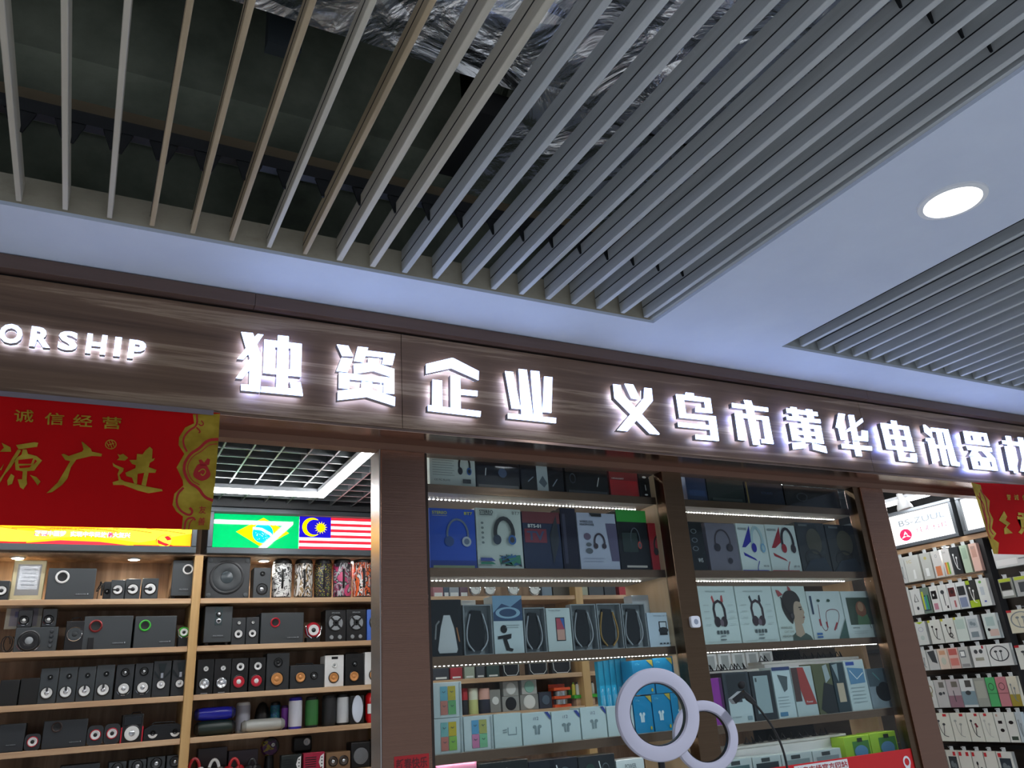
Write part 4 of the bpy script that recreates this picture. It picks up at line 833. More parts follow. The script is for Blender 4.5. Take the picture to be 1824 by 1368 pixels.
# ------------------------------------------------------------------ display windows: shelves, LED strips, packaged goods
YD = 2.70; DZ = [2.350, 2.040, 1.735, 1.424, 1.11]; TH = .028
WIN = [(1.0765, 2.155), (2.2665, 3.402)]; WN = ['left', 'right']; LV = ['topmost', 'second', 'third', 'fourth', 'lowest']
DIO = pm('fff4f2', .5, 0, 36); WOODL = tex_mat('light_wood_partition', [(.3, 'c2a27c'), (.7, 'd8bc98')], (14, 9, 1), .5)
for i, (a, b) in enumerate(WIN):
    for k, z in enumerate(DZ):
        t = thing('display_shelf', 'bronze-edged %s shelf of the %s display window' % (LV[k], WN[i]), 'shelf', ((a+b)/2, YD, z-TH), 0, 'shelves of the display windows'); w_ = (b-a)/2
        MB().box(-w_, w_, .004, .30, 0, TH, pm('a9a095', .5)).build('board', t); MB().box(-w_, w_, 0, .0039, -.003, TH, SHELFM).build('metal_edge', t)
        if k < 4:
            yl = .105 if k < 2 else (.014 if k == 2 else .02); m = MB(); n = int((b-a)/.0175)
            L_ = w_-.03 if k != 1 else w_-.05
            t2 = thing('led_strip', 'glowing dotted LED strip under the %s shelf of the %s display window' % (LV[k], WN[i]), 'light strip', ((a+b)/2, YD+yl, z-TH-.0003), 0, 'LED strips of the display windows')
            MB().box(-L_, L_, 0, .009, -.0016, 0, pm('e8e6e2', .5)).build('tape', t2)
            for q in range(n): x = -L_+.006+(2*L_-.012)*q/(n-1); m.box(x-.0022, x+.0022, .002, .007, -.0036, -.0017, DIO)
            m.build('diodes', t2, smooth=False)
for x0, x1, lab in [(2.1555, 2.266, 'light wood partition between the two display units behind the mullion'), (1.064, 1.0755, 'thin wooden end panel of the display shelves behind the left pillar'), (3.4035, 3.43, 'wooden end panel of the display shelves behind the right pillar')]:
    tag(MB().box(x0+.0005, x1-.0005, YD+.131 if x0 < 1.1 or x0 > 3 else YD, YD+.30, .05, 2.45, WOODL).build('shelf_partition'), lab, 'partition')
YG = 2.73
C = lambda c, r=.4: pm(c, r)
W_, K_ = C('dfe3e0'), C('121316', .3)
def HP(cu, cv, ru, rv, c1, c2, c3=None, wd=.008):
    """over-ear headphones drawn on a box front"""
    return [('l', [(cu+ru*math.cos(a), cv+rv*math.sin(a)) for a in [math.pi*(1.02-.104*i) for i in range(11)]], wd, c1), ('l', [(cu-ru, cv), (cu-ru*.9, cv-rv*.3)], wd, c1), ('l', [(cu+ru, cv), (cu+ru*.9, cv-rv*.3)], wd, c1),
            ('e', cu-ru*.82, cv-rv*.42, ru*.44, rv*.32, c2), ('e', cu+ru*.82, cv-rv*.42, ru*.44, rv*.32, c3 or c2), ('e', cu+ru*.82, cv-rv*.42, ru*.26, rv*.19, c1)]
def TW(cu, cv, s, c1, c2, asp=1.):
    """pair of stemmed earbuds"""
    r = []
    for d in (-1, 1): r += [('l', [(cu+d*s*.35, cv+s*.5*asp), (cu+d*s*.30, cv-s*.9*asp)], .0085, c2), ('e', cu+d*s*.55, cv+s*.6*asp, s*.42, s*.34*asp, c1)]
    return r
def lines(u0, u1, v0, dv, n, c, th=.010): return [('r', u0, v0-dv*i, u1-.04*(i % 2), v0-dv*i+th, c) for i in range(n)]
def pk(px, z, label, base, els, name='product_box', y=YG, d=.075, group=None, cat='box', rough=.4, bz=0., tilt=0):
    t, w, h = place(px, z+bz, y, name, label, group, cat); t.rotation_euler.z = tilt
    c_ = MB().box(-w/2, w/2, 0, d, 0, h, base if not isinstance(base, str) else pm(base, rough)).build('carton', t, bev=.0015)
    if els: m = MB(); art(m, els, w, h); m.build('printed_front', c_, smooth=False)
    return t, w, h
def fork(px, z, label, y=YG, d=.036, metal=SIL, group='car phone holders in window boxes'):
    """window box with a phone holder behind its clear front"""
    t, w, h = place(px, z, y, 'window_box', label, group, 'box'); G_ = pm('8f9598', .4); m = MB()
    m.box(-w/2, w/2, d-.004, d, 0, h, G_).box(-w/2, -w/2+.004, 0, d-.0041, 0, h, G_).box(w/2-.004, w/2, 0, d-.0041, 0, h, G_).box(-w/2+.0041, w/2-.0041, 0, d-.0041, 0, .004, G_).box(-w/2+.0041, w/2-.0041, 0, d-.0041, h-.004, h, G_); m.build('carton', t)
    m = MB(); m.prism([(-w*.26, .018, h*.10), (w*.24, .018, h*.10), (w*.30, .018, h*.45), (w*.2, .018, h*.88), (-w*.16, .018, h*.9), (-w*.30, .018, h*.5)], (0, .012, 0), pm('15181c', .2)); m.build('holder', t, bev=.004)
    m = MB()
    for s in (-1, 1): m.tube(smooth([(s*w*.12, .014, h*.08), (s*w*.36, .012, h*.25), (s*w*.36, .012, h*.5), (s*w*.22, .014, h*.82)]), .004, metal, 6)
    m.build('clamp_arms', t)
A_, B2, C2, D2, E2 = DZ
# ---- left window, top shelf
pk((766, 848, 806), A_, 'white headphone carton with a barcode, at the left end of the top window shelf', 'c9d2cc', HP(.76, .62, .12, .34, K_, C('23262c'), C('2c5a9c'))+lines(.05, .52, .88, .07, 9, C('7c8683'), .012)+[('r', .70, .12, .88, .24, C('3a3f40')), ('t', 'CE FC RoHS', .08, .16, .42, .21, C('4a5052'))])
def dark(px, z, label, els, base='14171f', **k): return pk(px, z, label, base, els, rough=.25, **k)
dark((850, 927, 812), A_, 'dark navy carton with a pale strip along its foot on the top window shelf', [('r', .03, .06, .97, .14, C('8b8580', .3)), ('l', [(.2, .4), (.22, .62)], .003, W_), ('e', .6, .5, .10, .14, C('4a5a78'))])
dark((930, 1006, 818), A_, 'dark carton with a narrow white printed strip on the top window shelf', [('r', .36, .0, .62, .95, C('b9c4c6')), ('p', [(.40, .3), (.5, .5), (.6, .28), (.52, .15)], C('5a6670')), ('l', [(.15, .3), (.28, .45)], .004, C('8a94a0')), ('l', [(.72, .2), (.84, .42)], .004, C('8a94a0'))])
dark((1010, 1086, 828), A_, 'black carton with faint arc drawings on the top window shelf', [('o', .16, .52, .07, .16, .16, C('48505c')), ('l', [(.72, .3), (.78, .6)], .003, W_), ('r', .04, .06, .95, .14, C('40444a'))], '101216')
pk((1089, 1140, 838), A_, 'dark red carton near the right end of the top left-window shelf', '7c1a20', [('r', 0, 0, .96, .62, C('b01c22')), ('t', 'HEADSET', .08, .66, .5, .71, W_)]+lines(.06, .7, .55, .07, 6, C('8a1a20'), .01))
dark((1143, 1172, 840), A_, 'narrow black carton with small pale figures beside the mullion', [('e', .3, .78, .12, .04, W_), ('e', .68, .76, .12, .04, W_), ('l', [(.3, .5), (.32, .3)], .003, W_), ('l', [(.68, .5), (.7, .3)], .003, W_), ('e', .3, .14, .1, .03, W_), ('e', .68, .14, .1, .03, W_)], '0f1114')
# ---- left window, second shelf
pk((767, 850, 906), B2, 'blue STEREO headphone carton, first on the second window shelf', '1b4fc0', [('r', 0, 0, 1, .14, C('1a3a98')), ('r', .06, 0, .95, .06, C('9aa884')), ('t', 'STEREO', .06, .90, .38, .95, C('c8c83a'), .02), ('r', .06, .87, .38, .88, C('9aa0b0')), ('t', 'BT7', .76, .90, .94, .95, C('c8c83a'), .02)]+HP(.6, .56, .23, .26, C('6a7a94'), C('2a4a86'), C('b9c2cc')))
spl = [('p', [(.45+.5*random.random(), .04+.22*random.random()) for _ in range(3)], C(random.choice(['2b2e34', '2c6a9a', '3a8a6a']))) for _ in range(22)]
pk((852, 934, 906), B2, 'white STEREO BT7 headphone carton with a big dark blue headphone picture', 'ced8d0', spl+[('t', 'STEREO', .06, .90, .36, .96, C('202428'), .02), ('r', .06, .875, .34, .89, C('50585a')), ('t', 'BT7', .78, .90, .95, .95, C('40484a')), ('p', [(.04, .18), (.28, .18), (.36, .13), (.04, .13)], C('3a4a9a')), ('p', [(.04, .11), (.30, .11), (.36, .08), (.04, .08)], C('1a8a6a'))]+HP(.58, .58, .20, .25, C('23262c'), C('24344a'), C('2460a8'), .016)+[('e', .1, .74-.08*i, .03, .02, C('7a8684')) for i in range(5)])
pk((936, 1004, 912), B2, 'dark red and navy carton marked BTS-01 on the second window shelf', '2a3450', [('r', 0, .80, 1, 1, C('6a1e28')), ('t', 'BTS-01', .14, .72, .48, .78, W_, .02), ('r', .04, .46, .62, .70, C('7a1e34')), ('t', 'TV', .10, .50, .56, .66, C('3c4468'), .03), ('p', [(.75, .1), (.95, .5), (.9, .95), (.7, .6)], C('1c2430'))], rough=.25)
dark((1006, 1034, 905), B2, 'narrow dark purple carton edge beside the lilac headphone box', [('r', .1, .1, .3, .9, C('2a2a44'))], '1d1c30')
pk((1036, 1106, 914), B2, 'lilac WIRELESS HEADPHONES carton with a dark picture panel', 'b3b9cc', [('t', 'WIRELESS', .06, .82, .40, .86, C('3a3f4c'), .02), ('t', 'HEADPHONES', .06, .77, .42, .81, C('3a3f4c'), .02), ('p', [(.72, .82), (1, .82), (1, .16), (.80, .16)], C('5a5470')), ('e', .22, .58, .09, .06, C('6a5a70')), ('e', .24, .44, .07, .035, C('5a6068')), ('e', .24, .33, .09, .05, C('5a6068'))]+HP(.52, .48, .13, .15, C('3c3440'), C('3a2e38'))+lines(.08, .6, .2, .05, 2, C('8a90a4'), .008)+[('p', [(.3, .99), (.62, .99), (.62, .93), (.36, .93)], C('1a1c20'))])
dark((1108, 1162, 909), B2, 'black carton with a bright green top band and headphone picture', [('r', 0, .80, 1, 1, C('2f9a34')), ('r', .12, .30, .62, .62, C('22302e')), ('r', .18, .05, .85, .085, C('b8b0a8'))]+HP(.55, .5, .15, .2, C('4a5258'), C('2c3a3a'), C('b03a30'), .005), '17191e')
pk((1164, 1192, 932), B2, 'red headphone carton half hidden behind the mullion', '8e1622', HP(.6, .5, .34, .24, C('1c1418'), C('1c1418')))
# ---- left window, third shelf
t, w, h = dark((768, 825, 1068), C2, 'black carton with a rounded plain white night light picture', [('p', [(.26, .06), (.80, .06), (.84, .12), (.74, .5), (.62, .72), (.42, .72), (.32, .5), (.22, .12)], C('d5d8d8')), ('l', [(.14, .3), (.18, .55), (.28, .62)], .006, C('8a8a8a')), ('l', [(.9, .25), (.82, .5)], .005, C('b0764a'))], '15181c')
fork((828, 880, 1077), C2, 'grey window box with a curved chrome phone holder, left of the blue and white card')
pk((882, 935, 1061), C2, 'white and blue carton with a black phone clamp picture', 'c8d6d8', [('r', 0, .56, 1, 1, C('2f4a6e')), ('p', [(.0, .7), (.3, .86), (.6, .8), (1, .95), (1, 1), (0, 1)], C('7aa0bc')), ('o', .5, .7, .42, .1, .3, C('8fb2c8')), ('e', .33, .42, .11, .07, K_), ('p', [(.12, .30), (.58, .34), (.56, .26), (.42, .24), (.50, .10), (.62, .08), (.58, .04), (.38, .06), (.28, .26), (.12, .25)], K_)]+lines(.38, .86, .48, .04, 2, C('8a9698'), .008))
fork((937, 976, 1082), C2, 'grey window box with dark phone holder, left of the white phone-picture carton')
pk((978, 1021, 1083), C2, 'white carton with an upright smartphone picture', 'c6d2d0', [('r', .36, .24, .74, .78, C('26282e')), ('r', .39, .50, .71, .76, C('b04a5a')), ('r', .39, .26, .71, .50, C('c89a8a')), ('p', [(.55, .76), (.71, .76), (.71, .5)], C('3a62a8')), ('t', 'Wireless charger', .08, .92, .6, .96, C('5a6668'))], rough=.35)
fork((1023, 1068, 1076), C2, 'grey window box with a broad black phone holder beside the white phone box')
fork((1070, 1113, 1075), C2, 'grey window box with a gold-sided phone holder', metal=pm('c9a060', .25, .8))
fork((1115, 1157, 1075), C2, 'grey window box with a chrome-sided slim phone holder, third of three alike')
pk((1159, 1212, 1091), C2, 'white carton with a clamp and phone diagram next to the mullion', 'bccbd8', [('r', .36, .34, .62, .74, C('20242a')), ('r', .39, .56, .59, .71, C('c9d4dc')), ('e', .49, .48, .16, .09, C('2a2e34')), ('t', 'Wireless car charger', .2, .88, .86, .92, C('3a444c'))]+[('r', .32+.11*i, .08, .39+.11*i, .12, C('3a444c')) for i in range(4)])
pk((1136, 1186, 1060), C2, 'plain pale grey carton standing behind the white clamp diagram carton', 'aeb7be', [], y=YG+.11, d=.06)
pk((826, 852, 1069), C2, 'small white carton top behind the first chrome phone holder box', 'd5d9d6', [], y=YG+.11, d=.05)
# ---- left window, fourth shelf: earphone cartons
def face4(c): return [('r', .26, .48, .50, .88, C(c[0])), ('r', .52, .48, .78, .88, C(c[1])), ('r', .26, .08, .50, .47, C(c[2])), ('r', .52, .08, .78, .47, C(c[3]))]+[('l', [(u-.05, v+.02), (u, v-.02), (u+.05, v+.02)], .002, C('4a5a5a')) for u, v in ((.38, .72), (.65, .72), (.38, .32), (.65, .32))]+[('r', .92, .02, .95, .98, C('9aa6a6'))]
cl = [('6aa8b8', 'b8a83a', 'c07a6a', '6aa86a'), ('7ab4b0', 'c8b02a', 'c8786a', '8aba4a'), ('5a9ac0', 'a8a85a', 'c87aa0', '7ab88a')]
t, w, h = pk((772, 826, 1279), D2, 'white carton with four coloured pictures, lower of the stack by the left pillar', 'c3cfcf', face4(cl[1]))
pk((771, 824, 1215), D2, 'white carton with four coloured pictures, on top of the stack by the left pillar', 'c3cfcf', face4(cl[0]), bz=h+.0012)
pk((828, 880, 1275), D2, 'white carton with four coloured pictures, right of the two stacked ones', 'c3cfcf', face4(cl[2]))
GYL = C('7f8f92')
pk((882, 931, 1271), D2, 'white carton with a grey charger drawing on the fourth window shelf', 'c2d2d0', [('l', [(.5, .58), (.5, .36), (.8, .36), (.8, .58)], .004, GYL), ('l', [(.3, .5), (.45, .52)], .004, GYL), ('l', [(.3, .44), (.45, .45)], .004, GYL)])
for i, (a, b, c) in enumerate([(933, 984, 1269), (986, 1036, 1266), (1038, 1083, 1259), (1085, 1132, 1257)]):
    pk((a, b, c), D2, 'white i12 earbud carton, %s from the left on the fourth window shelf' % ORD[i], 'c3d2d2', TW(.5, .45, .16, GYL, GYL, 1.)+[('t', 'i12', .38, .76, .56, .86, C('5a5a72'))]+([('p', [(.78, .99), (.99, .72), (.99, .86), (.9, .99)], C('2c3f8a'))] if i < 3 else []), group='white i12 earbud cartons')
BLU = '1787b8'
def blue(px, z, label, **k): return pk(px, z, label, BLU, TW(.42, .42, .16, C('cfe2e8'), C('cfe2e8'), .9)+[('p', [(.68, 1), (1, 1), (1, .80)], C('b8a848')), ('t', 'i17w', .12, .86, .34, .92, C('7fc4dc')), ('e', .84, .12, .05, .05, C('c8b040'))], group='blue earbud cartons', **k)
bh = 0
for i, (a, b, c) in enumerate([(1134, 1166, 1240), (1168, 1200, 1236), (1202, 1240, 1233)]):
    t, w, bh = blue((a, b, c), D2, 'blue earbud carton, %s in the lower row behind the ring light' % ['left', 'middle', 'right'][i])
for i, (a, b, c) in enumerate([(1132, 1168, 1176), (1170, 1203, 1172), (1205, 1238, 1168)]):
    blue((a, b, c), D2, 'blue earbud carton, %s in the upper row above the ring light' % ['left', 'middle', 'right'][i], bz=bh+.0012)
for i in range(5):
    x0 = 1077+10.6*i; pk((x0, x0+9.8, 1178-1.5*i), D2, 'narrow cyan carton spine, %s from the left beside the blue earbud cartons' % ORD[i], '29b2dc', [('t', 'i17w', .2, .35, .75, .62, C('c9eef8')), ('r', .0, .0, 1, .28, C('1e9cc8')), ('r', .88, .0, .96, 1, C('1c90bc'))], y=YG+.10, d=.025, group='narrow cyan cartons')
# ---- lowest shelf, left window: only tops show
pk((781, 856, 1356), E2, 'pink carton whose top shows at the bottom of the left window', 'c87a98', [('r', .05, .85, .95, .97, C('d890ac'))])
for px, lab, cm in [((860, 950, 1356), 'black carton with green headset print at the bottom of the left window', '0f1513'), ((952, 1040, 1352), 'black carton with navy headset print at the bottom of the left window', '11151f'), ((1042, 1108, 1345), 'dark carton with a pale round emblem at the bottom of the left window', '1c2024')]:
    t, w, h = dark(px, E2, lab, [('e', .3, .8, .14, .1, C('1d3a32')), ('l', [(.55, .92), (.6, .78)], .004, W_), ('o', .72, .82, .1, .07, .2, C('4a5458'))], cm)
pk((1110, 1160, 1352), E2, 'white carton under the big ring light', 'd6dcdc', [('t', 'POWER', .3, .86, .7, .93, C('5a6468'))])
# ---- right window
pk((1226, 1262, 842), A_, 'dark blue carton at the left end of the top right-window shelf', '1b2f55', [('r', .1, .2, .9, .4, C('24406e'))])
dark((1264, 1330, 852), A_, 'dark green carton lit by a ceiling light on the top right-window shelf', [('r', .1, .1, .9, .2, C('2f3c38'))], '1f2b28')
dark((1332, 1400, 860), A_, 'dark navy carton with a gold edge on the top right-window shelf', [('r', .02, 0, .06, 1, C('7a6a3a')), ('t', 'SOUND', .4, .5, .7, .6, C('3a4664'))], '141c2c')
dark((1402, 1500, 868), A_, 'black carton at the right end of the top right-window shelf', [('o', .3, .5, .1, .2, .2, C('2a3036'))], '121417')
t, w, h = pk((1228, 1262, 929), B2, 'tall black speaker-like carton with white markings on the second right-window shelf', '15181a', [('t', 'WS', .55, .18, .8, .26, W_), ('o', .5, .45, .16, .05, .3, C('6a7074')), ('o', .5, .62, .16, .05, .3, C('6a7074')), ('o', .5, .8, .16, .05, .3, C('6a7074'))], rough=.3)
pk((1268, 1322, 932), B2, 'grey carton with a bronze headphone picture', '6f6c78', HP(.5, .6, .25, .26, C('3a3238'), C('302c34'))+[('e', .66, .22, .08, .06, C('33303a'))])
for px, lab, c1, c2, c3 in [((1324, 1375, 933), 'white carton with a blue and mint headphone picture', '27279a', 'a9c4c8', '7aa8c8'), ((1377, 1430, 935), 'white carton with a red and black headphone picture', 'a01e2c', '2a2028', '3a2c34')]:
    P1 = C(c1); pk(px, B2, lab, 'd0dcd8', [('p', [(.10, .50), (.46, .96), (.44, .62), (.22, .50)], P1), ('p', [(.12, .40), (.14, .33), (.56, .22), (.5, .27)], P1), ('r', .0, .0, .9, .035, P1), ('t', 'HEADPHONES', .04, .86, .34, .91, C('3a3f44')), ('l', [(.62, .22), (.54, .1), (.52, 0)], .004, P1), ('t', 'HD-100', .74, .1, .92, .14, C('40484a'))]+HP(.66, .62, .19, .30, C(c2), P1, C(c3), .014))
for px, lab in [((1432, 1484, 931), 'dark photo carton with a brown figure, beside the red headphone carton'), ((1486, 1540, 935), 'dark photo carton with a brown figure, next to the right pillar')]:
    pk(px, B2, lab, '23282a', [('e', .55, .62, .26, .26, C('4c4838')), ('o', .45, .26, .3, .2, .2, C('15181a')), ('r', .1, .92, .4, .96, C('5a5f60')), ('p', [(0, 0), (1, 0), (.8, .3), (.3, .24)], C('1c2a38'))], rough=.25)
for px, lab, c1, c2 in [((1256, 1322, 1044), 'white carton with red-eared headphones, next to the mullion', 'b04a48', '2c2026'), ((1324, 1390, 1044), 'white carton with black-eared headphones, second on the third right-window shelf', '2e3438', '3a2a30')]:
    e1 = C(c1); e2 = C(c2)
    pk(px, C2, lab, 'c6d3d0', [('t', 'WIRELESS HEADPHONES', .2, .89, .74, .92, C('8a9492')), ('p', [(.37, .70), (.33, .80), (.37, .84), (.42, .71)], e1), ('p', [(.57, .70), (.60, .83), (.64, .84), (.65, .72)], e1), ('l', [(.38, .44), (.36, .60), (.40, .70), (.50, .74), (.60, .70), (.65, .60), (.65, .44)], .012, e2), ('e', .42, .38, .085, .09, e2), ('e', .60, .38, .085, .09, e2), ('e', .53, .36, .05, .06, C('6a5a64'))]
       +[('r', .36+.085*i, .17, .42+.085*i, .23, C('4a5254')) for i in range(4)]+[('r', .44, .13, .58, .145, C('6a7274')), ('r', .42, .07, .58, .085, C('5a6264')), ('r', .08, .04, .92, .045, C('9aa4a2'))]+[('r', .08, .66-.11*i, .22, .67-.11*i, C('a8b2b0')) for i in range(4)]+[('r', .74, .66-.11*i, .88, .67-.11*i, C('a8b2b0')) for i in range(4)])
SK, HR = C('b09a84'), C('2c241f')
pk((1392, 1450, 1044), C2, 'white WIRELESS HEADPHONE carton picturing a face in profile with dark hair', 'c5d2cc', [
    ('p', [(.36, 0), (.38, .10), (.50, .16), (.80, .13), (.92, .08), (.98, 0)], C('4a5a50')),
    ('p', smooth([(.48, .10), (.50, .30), (.48, .40), (.70, .38), (.76, .12)])+[(.6, .06)], SK),
    ('p', smooth([(.40, .50), (.46, .74), (.64, .80), (.76, .74), (.80, .64), (.82, .58), (.87, .50), (.82, .475), (.845, .44), (.82, .42), (.835, .39), (.80, .36), (.78, .31), (.66, .29), (.52, .34)]), SK),
    ('p', smooth([(.44, .30), (.34, .36), (.24, .48), (.18, .62), (.22, .78), (.36, .90), (.54, .93), (.70, .88), (.79, .76), (.78, .69), (.70, .72), (.60, .71), (.54, .62), (.52, .50), (.50, .40)]), HR),
    ('p', [(.13, .80), (.08, .93), (.17, .92), (.28, .84)], C('a04a4c')), ('p', [(.46, .92), (.47, 1.0), (.53, .97), (.56, .91)], C('a04a4c')), ('l', smooth([(.20, .80), (.26, .62), (.42, .46)]), .006, C('1a1414')), ('e', .45, .45, .07, .075, C('1c1818')), ('e', .45, .45, .04, .045, C('4a4444')),
    ('l', [(.69, .60), (.78, .605)], .004, HR), ('e', .745, .565, .035, .010, HR), ('l', [(.77, .415), (.83, .42)], .004, C('7a3a38')),
    ('t', 'WIRELESS', .03, .22, .38, .26, C('5a5a44')), ('t', 'CAT EAR', .12, .15, .42, .185, C('8a8a78')), ('t', 'HEADPHONE', .05, .07, .5, .11, C('5a5a44'))])
pk((1452, 1512, 1053), C2, 'white neckband earphone carton with red earbuds picture', 'c9d4d2', [('l', smooth([(.28, .72), (.26, .3), (.34, .16), (.46, .22), (.44, .56), (.62, .62), (.84, .60), (.86, .46), (.68, .2)]), .003, C('7a3038')), ('l', [(.24, .42), (.25, .28)], .010, C('a0303a')), ('l', [(.42, .36), (.44, .24)], .008, C('a0303a')), ('l', [(.74, .34), (.62, .18)], .008, C('a0303a')), ('e', .30, .80, .05, .03, C('2a4a3a')), ('e', .60, .80, .05, .03, C('2a4a3a')), ('r', .06, .52, .11, .9, C('30405a')), ('r', .08, .10, .24, .14, C('3a6aa8')), ('r', .08, .04, .24, .075, C('3a6aa8')), ('p', [(.70, 0), (1, 0), (1, .42), (.85, .2)], C('3a5a52'))])
pk((1514, 1571, 1053), C2, 'white carton with a portrait photo panel beside the right pillar', 'cbd6d4', [('r', .12, .28, .86, .86, C('3a4a3c')), ('e', .52, .60, .16, .18, C('8a5a44')), ('p', [(.34, .28), (.38, .5), (.52, .44), (.68, .5), (.74, .28)], C('5a7a5a')), ('e', .52, .66, .09, .10, C('b08a6c')), ('t', 'EARPHONE', .16, .20, .36, .23, C('4a5254')), ('l', [(.7, .34), (.72, .2)], .003, C('40484a')), ('l', [(.84, .34), (.86, .2)], .003, C('40484a'))]+lines(.16, .6, .14, .04, 2, C('a0aaa8'), .006))
# right window fourth shelf
pk((1264, 1296, 1208), D2, 'purple carton next to the mullion on the fourth right-window shelf', '8a2c92', [('r', .86, 0, 1, 1, C('4a1a50'))])
for px, lab, base, els in [
    ((1299, 1346, 1197), 'dark carton with a white lower half behind the clip microphone', '343a40', [('r', .1, 0, .96, .46, C('b4c2c4')), ('r', .12, .48, .90, .96, C('23282c')), ('r', .4, .4, .62, .62, C('3a4048')), ('t', 'POWER BANK', .16, .10, .5, .13, C('6a7678')), ('r', .72, .04, .9, .12, C('7f9298'))]),
    ((1348, 1387, 1195), 'black framed window carton with a pale grey power bank', '22262a', [('r', .14, .14, .80, .90, C('8fa0a2')), ('r', .2, .78, .28, .86, C('40484a'))]),
    ((1389, 1421, 1188), 'white cable carton with a blue band, fourth on the shelf', 'b9c8ca', [('r', .0, .93, 1, 1, C('2b3a66')), ('p', [(.25, .85), (.8, .8), (.7, .55), (.5, .5)], C('4a5458')), ('r', .08, .04, .5, .12, C('4a7a9c'))]+lines(.08, .7, .4, .06, 4, C('8a989a'), .01)),
    ((1423, 1460, 1187), 'white carton with a tall red power bank picture', 'aebcbc', [('p', [(.1, .98), (.6, .98), (.98, .22), (.45, .22)], C('9a3a34')), ('r', .0, .3, .3, .98, C('4a3430')), ('t', 'Power', .5, .26, .8, .30, W_)]),
    ((1462, 1494, 1182), 'dark olive carton with a black triangle shape', '55583a', [('p', [(.1, .1), (.5, .62), (.98, .55), (1, 0), (.4, 0)], C('14181a')), ('p', [(.55, .95), (.8, .98), (.9, .7), (.6, .6)], C('9aa6a8'))]),
    ((1496, 1518, 1180), 'dark teal carton with a beige power bank picture', '22343a', [('r', .2, .2, .75, .58, C('b9a890')), ('p', [(.05, .95), (.5, .98), (.4, .6)], C('8a9a9e'))]),
    ((1520, 1555, 1176), 'white carton with a blue data cable picture', 'bccaca', [('r', .08, .90, .5, .97, C('2b4a9a')), ('p', [(.1, .86), (.9, .82), (.9, .54), (.14, .52)], C('5a86a8')), ('l', [(.2, .8), (.5, .62), (.86, .74)], .004, W_)]+lines(.12, .8, .44, .07, 5, C('8a989a'), .012)),
    ((1557, 1606, 1190), 'grey carton with a dark oval picture beside the right pillar', '8a98a0', [('e', .5, .42, .30, .26, C('161a1e')), ('r', .0, .55, .9, 1, C('4a5a62')), ('l', [(.2, .9), (.4, .7)], .006, C('5a8a8a')), ('e', .5, .45, .22, .2, C('0e1114'))])]:
    pk(px, D2, lab, base, els, rough=.3)
# rows of small black folding ring stands on white trays
def stands(z, y, n, x0, x1, what):
    t = thing('product_tray', 'white tray %s' % what[0], 'tray', ((x0+x1)/2, y+.05, z), 0); MB().box((x0-x1)/2, (x1-x0)/2, -.045, .045, 0, .012, W_).build('tray', t, bev=.003)
    for i in range(n):
        x = x0+.03+(x1-x0-.06)*(i+.5*((i*7) % 3)/3)/n; o = thing('ring_stand', 'black folding ring stand, %s %s' % (ORD[i], what[1]), 'phone ring', (x, y+.03+.018*((i*5) % 3)/2, z+.0125), .5*((i*3) % 5-2)/2, what[2])
        MB().box(-.013, .013, -.002, .016, 0, .004, BLK).build('base', o); MB().tube([(-.011, .004, .003), (0, .010, .026), (.011, .004, .003)], .0026, pm('2a2c2f', .25, .5), 6).build('ring', o)
CR = pm('e2e6e6', .4)
p0, p1 = PY(1262, 1196, YG+.1).x, PY(1352, 1190, YG+.1).x
tag(MB().box(p0, p1, YG+.085, YG+.2, D2, 1.618, CR).build('product_box', bev=.002), 'white carton behind the purple carton, carrying a tray of ring stands', 'box')
stands(1.6185, YG+.095, 9, p0, p1, ('of black ring stands over the purple carton', 'from left, tray over the purple carton', 'ring stands on the left tray'))
p2, p3 = PY(1358, 1190, YG+.1).x, PY(1530, 1170, YG+.1).x
tag(MB().box(p2, p3, YG+.085, YG+.2, D2, 1.645, CR).build('product_box', bev=.002), 'long white carton behind the power banks, carrying a tray of ring stands', 'box')
stands(1.6455, YG+.095, 14, p2, p3, ('of black ring stands over the power bank cartons', 'from left, tray over the power bank cartons', 'ring stands on the right tray'))
# lowest shelf, right window
RW = [((1298, 1352, 1352), 'white carton with dark print, first on the lowest right-window shelf'), ((1354, 1404, 1346), 'white carton with dark print, second on the lowest right-window shelf'), ((1406, 1460, 1341), 'white carton with dark print, third on the lowest right-window shelf'), ((1462, 1512, 1335), 'white carton with dark print, fourth on the lowest right-window shelf')]
for i, (px, lab) in enumerate(RW): pk(px, E2, lab, 'bcc8c6', [('r', .1, .2, .9, .86, C(['4a6a6a', '2f3a3e', '8a9a9a', '8a989a'][i])), ('r', .3, .88, .6, .96, C('3a4040'))], y=YG)
zt = solve((PY(1400, 1342, YG+.05).x, YG+.05, 0), 2, 1333, 1)
for px, lab, c2 in [((1521, 1566, 1311), 'lime green carton with a blue picture panel, left one by the right pillar', '5a8ab0'), ((1568, 1614, 1304), 'lime green carton with a blue picture panel, nearest the right pillar', '5a8ab0')]:
    pk(px, E2, lab, '9ac02a', [('r', .3, .1, .95, .9, C('3f7a2c')), ('e', .6, .7, .26, .12, C(c2)), ('r', .4, .4, .84, .74, C(c2)), ('r', .5, .88, .7, .96, C('1a2010'))])
p4, p5 = PY(1300, 1340, YG+.09).x, PY(1510, 1322, YG+.09).x
tag(MB().box(p4, p5, YG+.08, YG+.17, E2, 1.318, CR).build('product_box', bev=.002), 'long white carton at the back of the lowest right-window shelf', 'box')
stands(1.3185, YG+.085, 14, p4, p5, ('of black ring stands over the lowest white cartons', 'from left, tray over the lowest white cartons', 'ring stands on the lowest tray'))
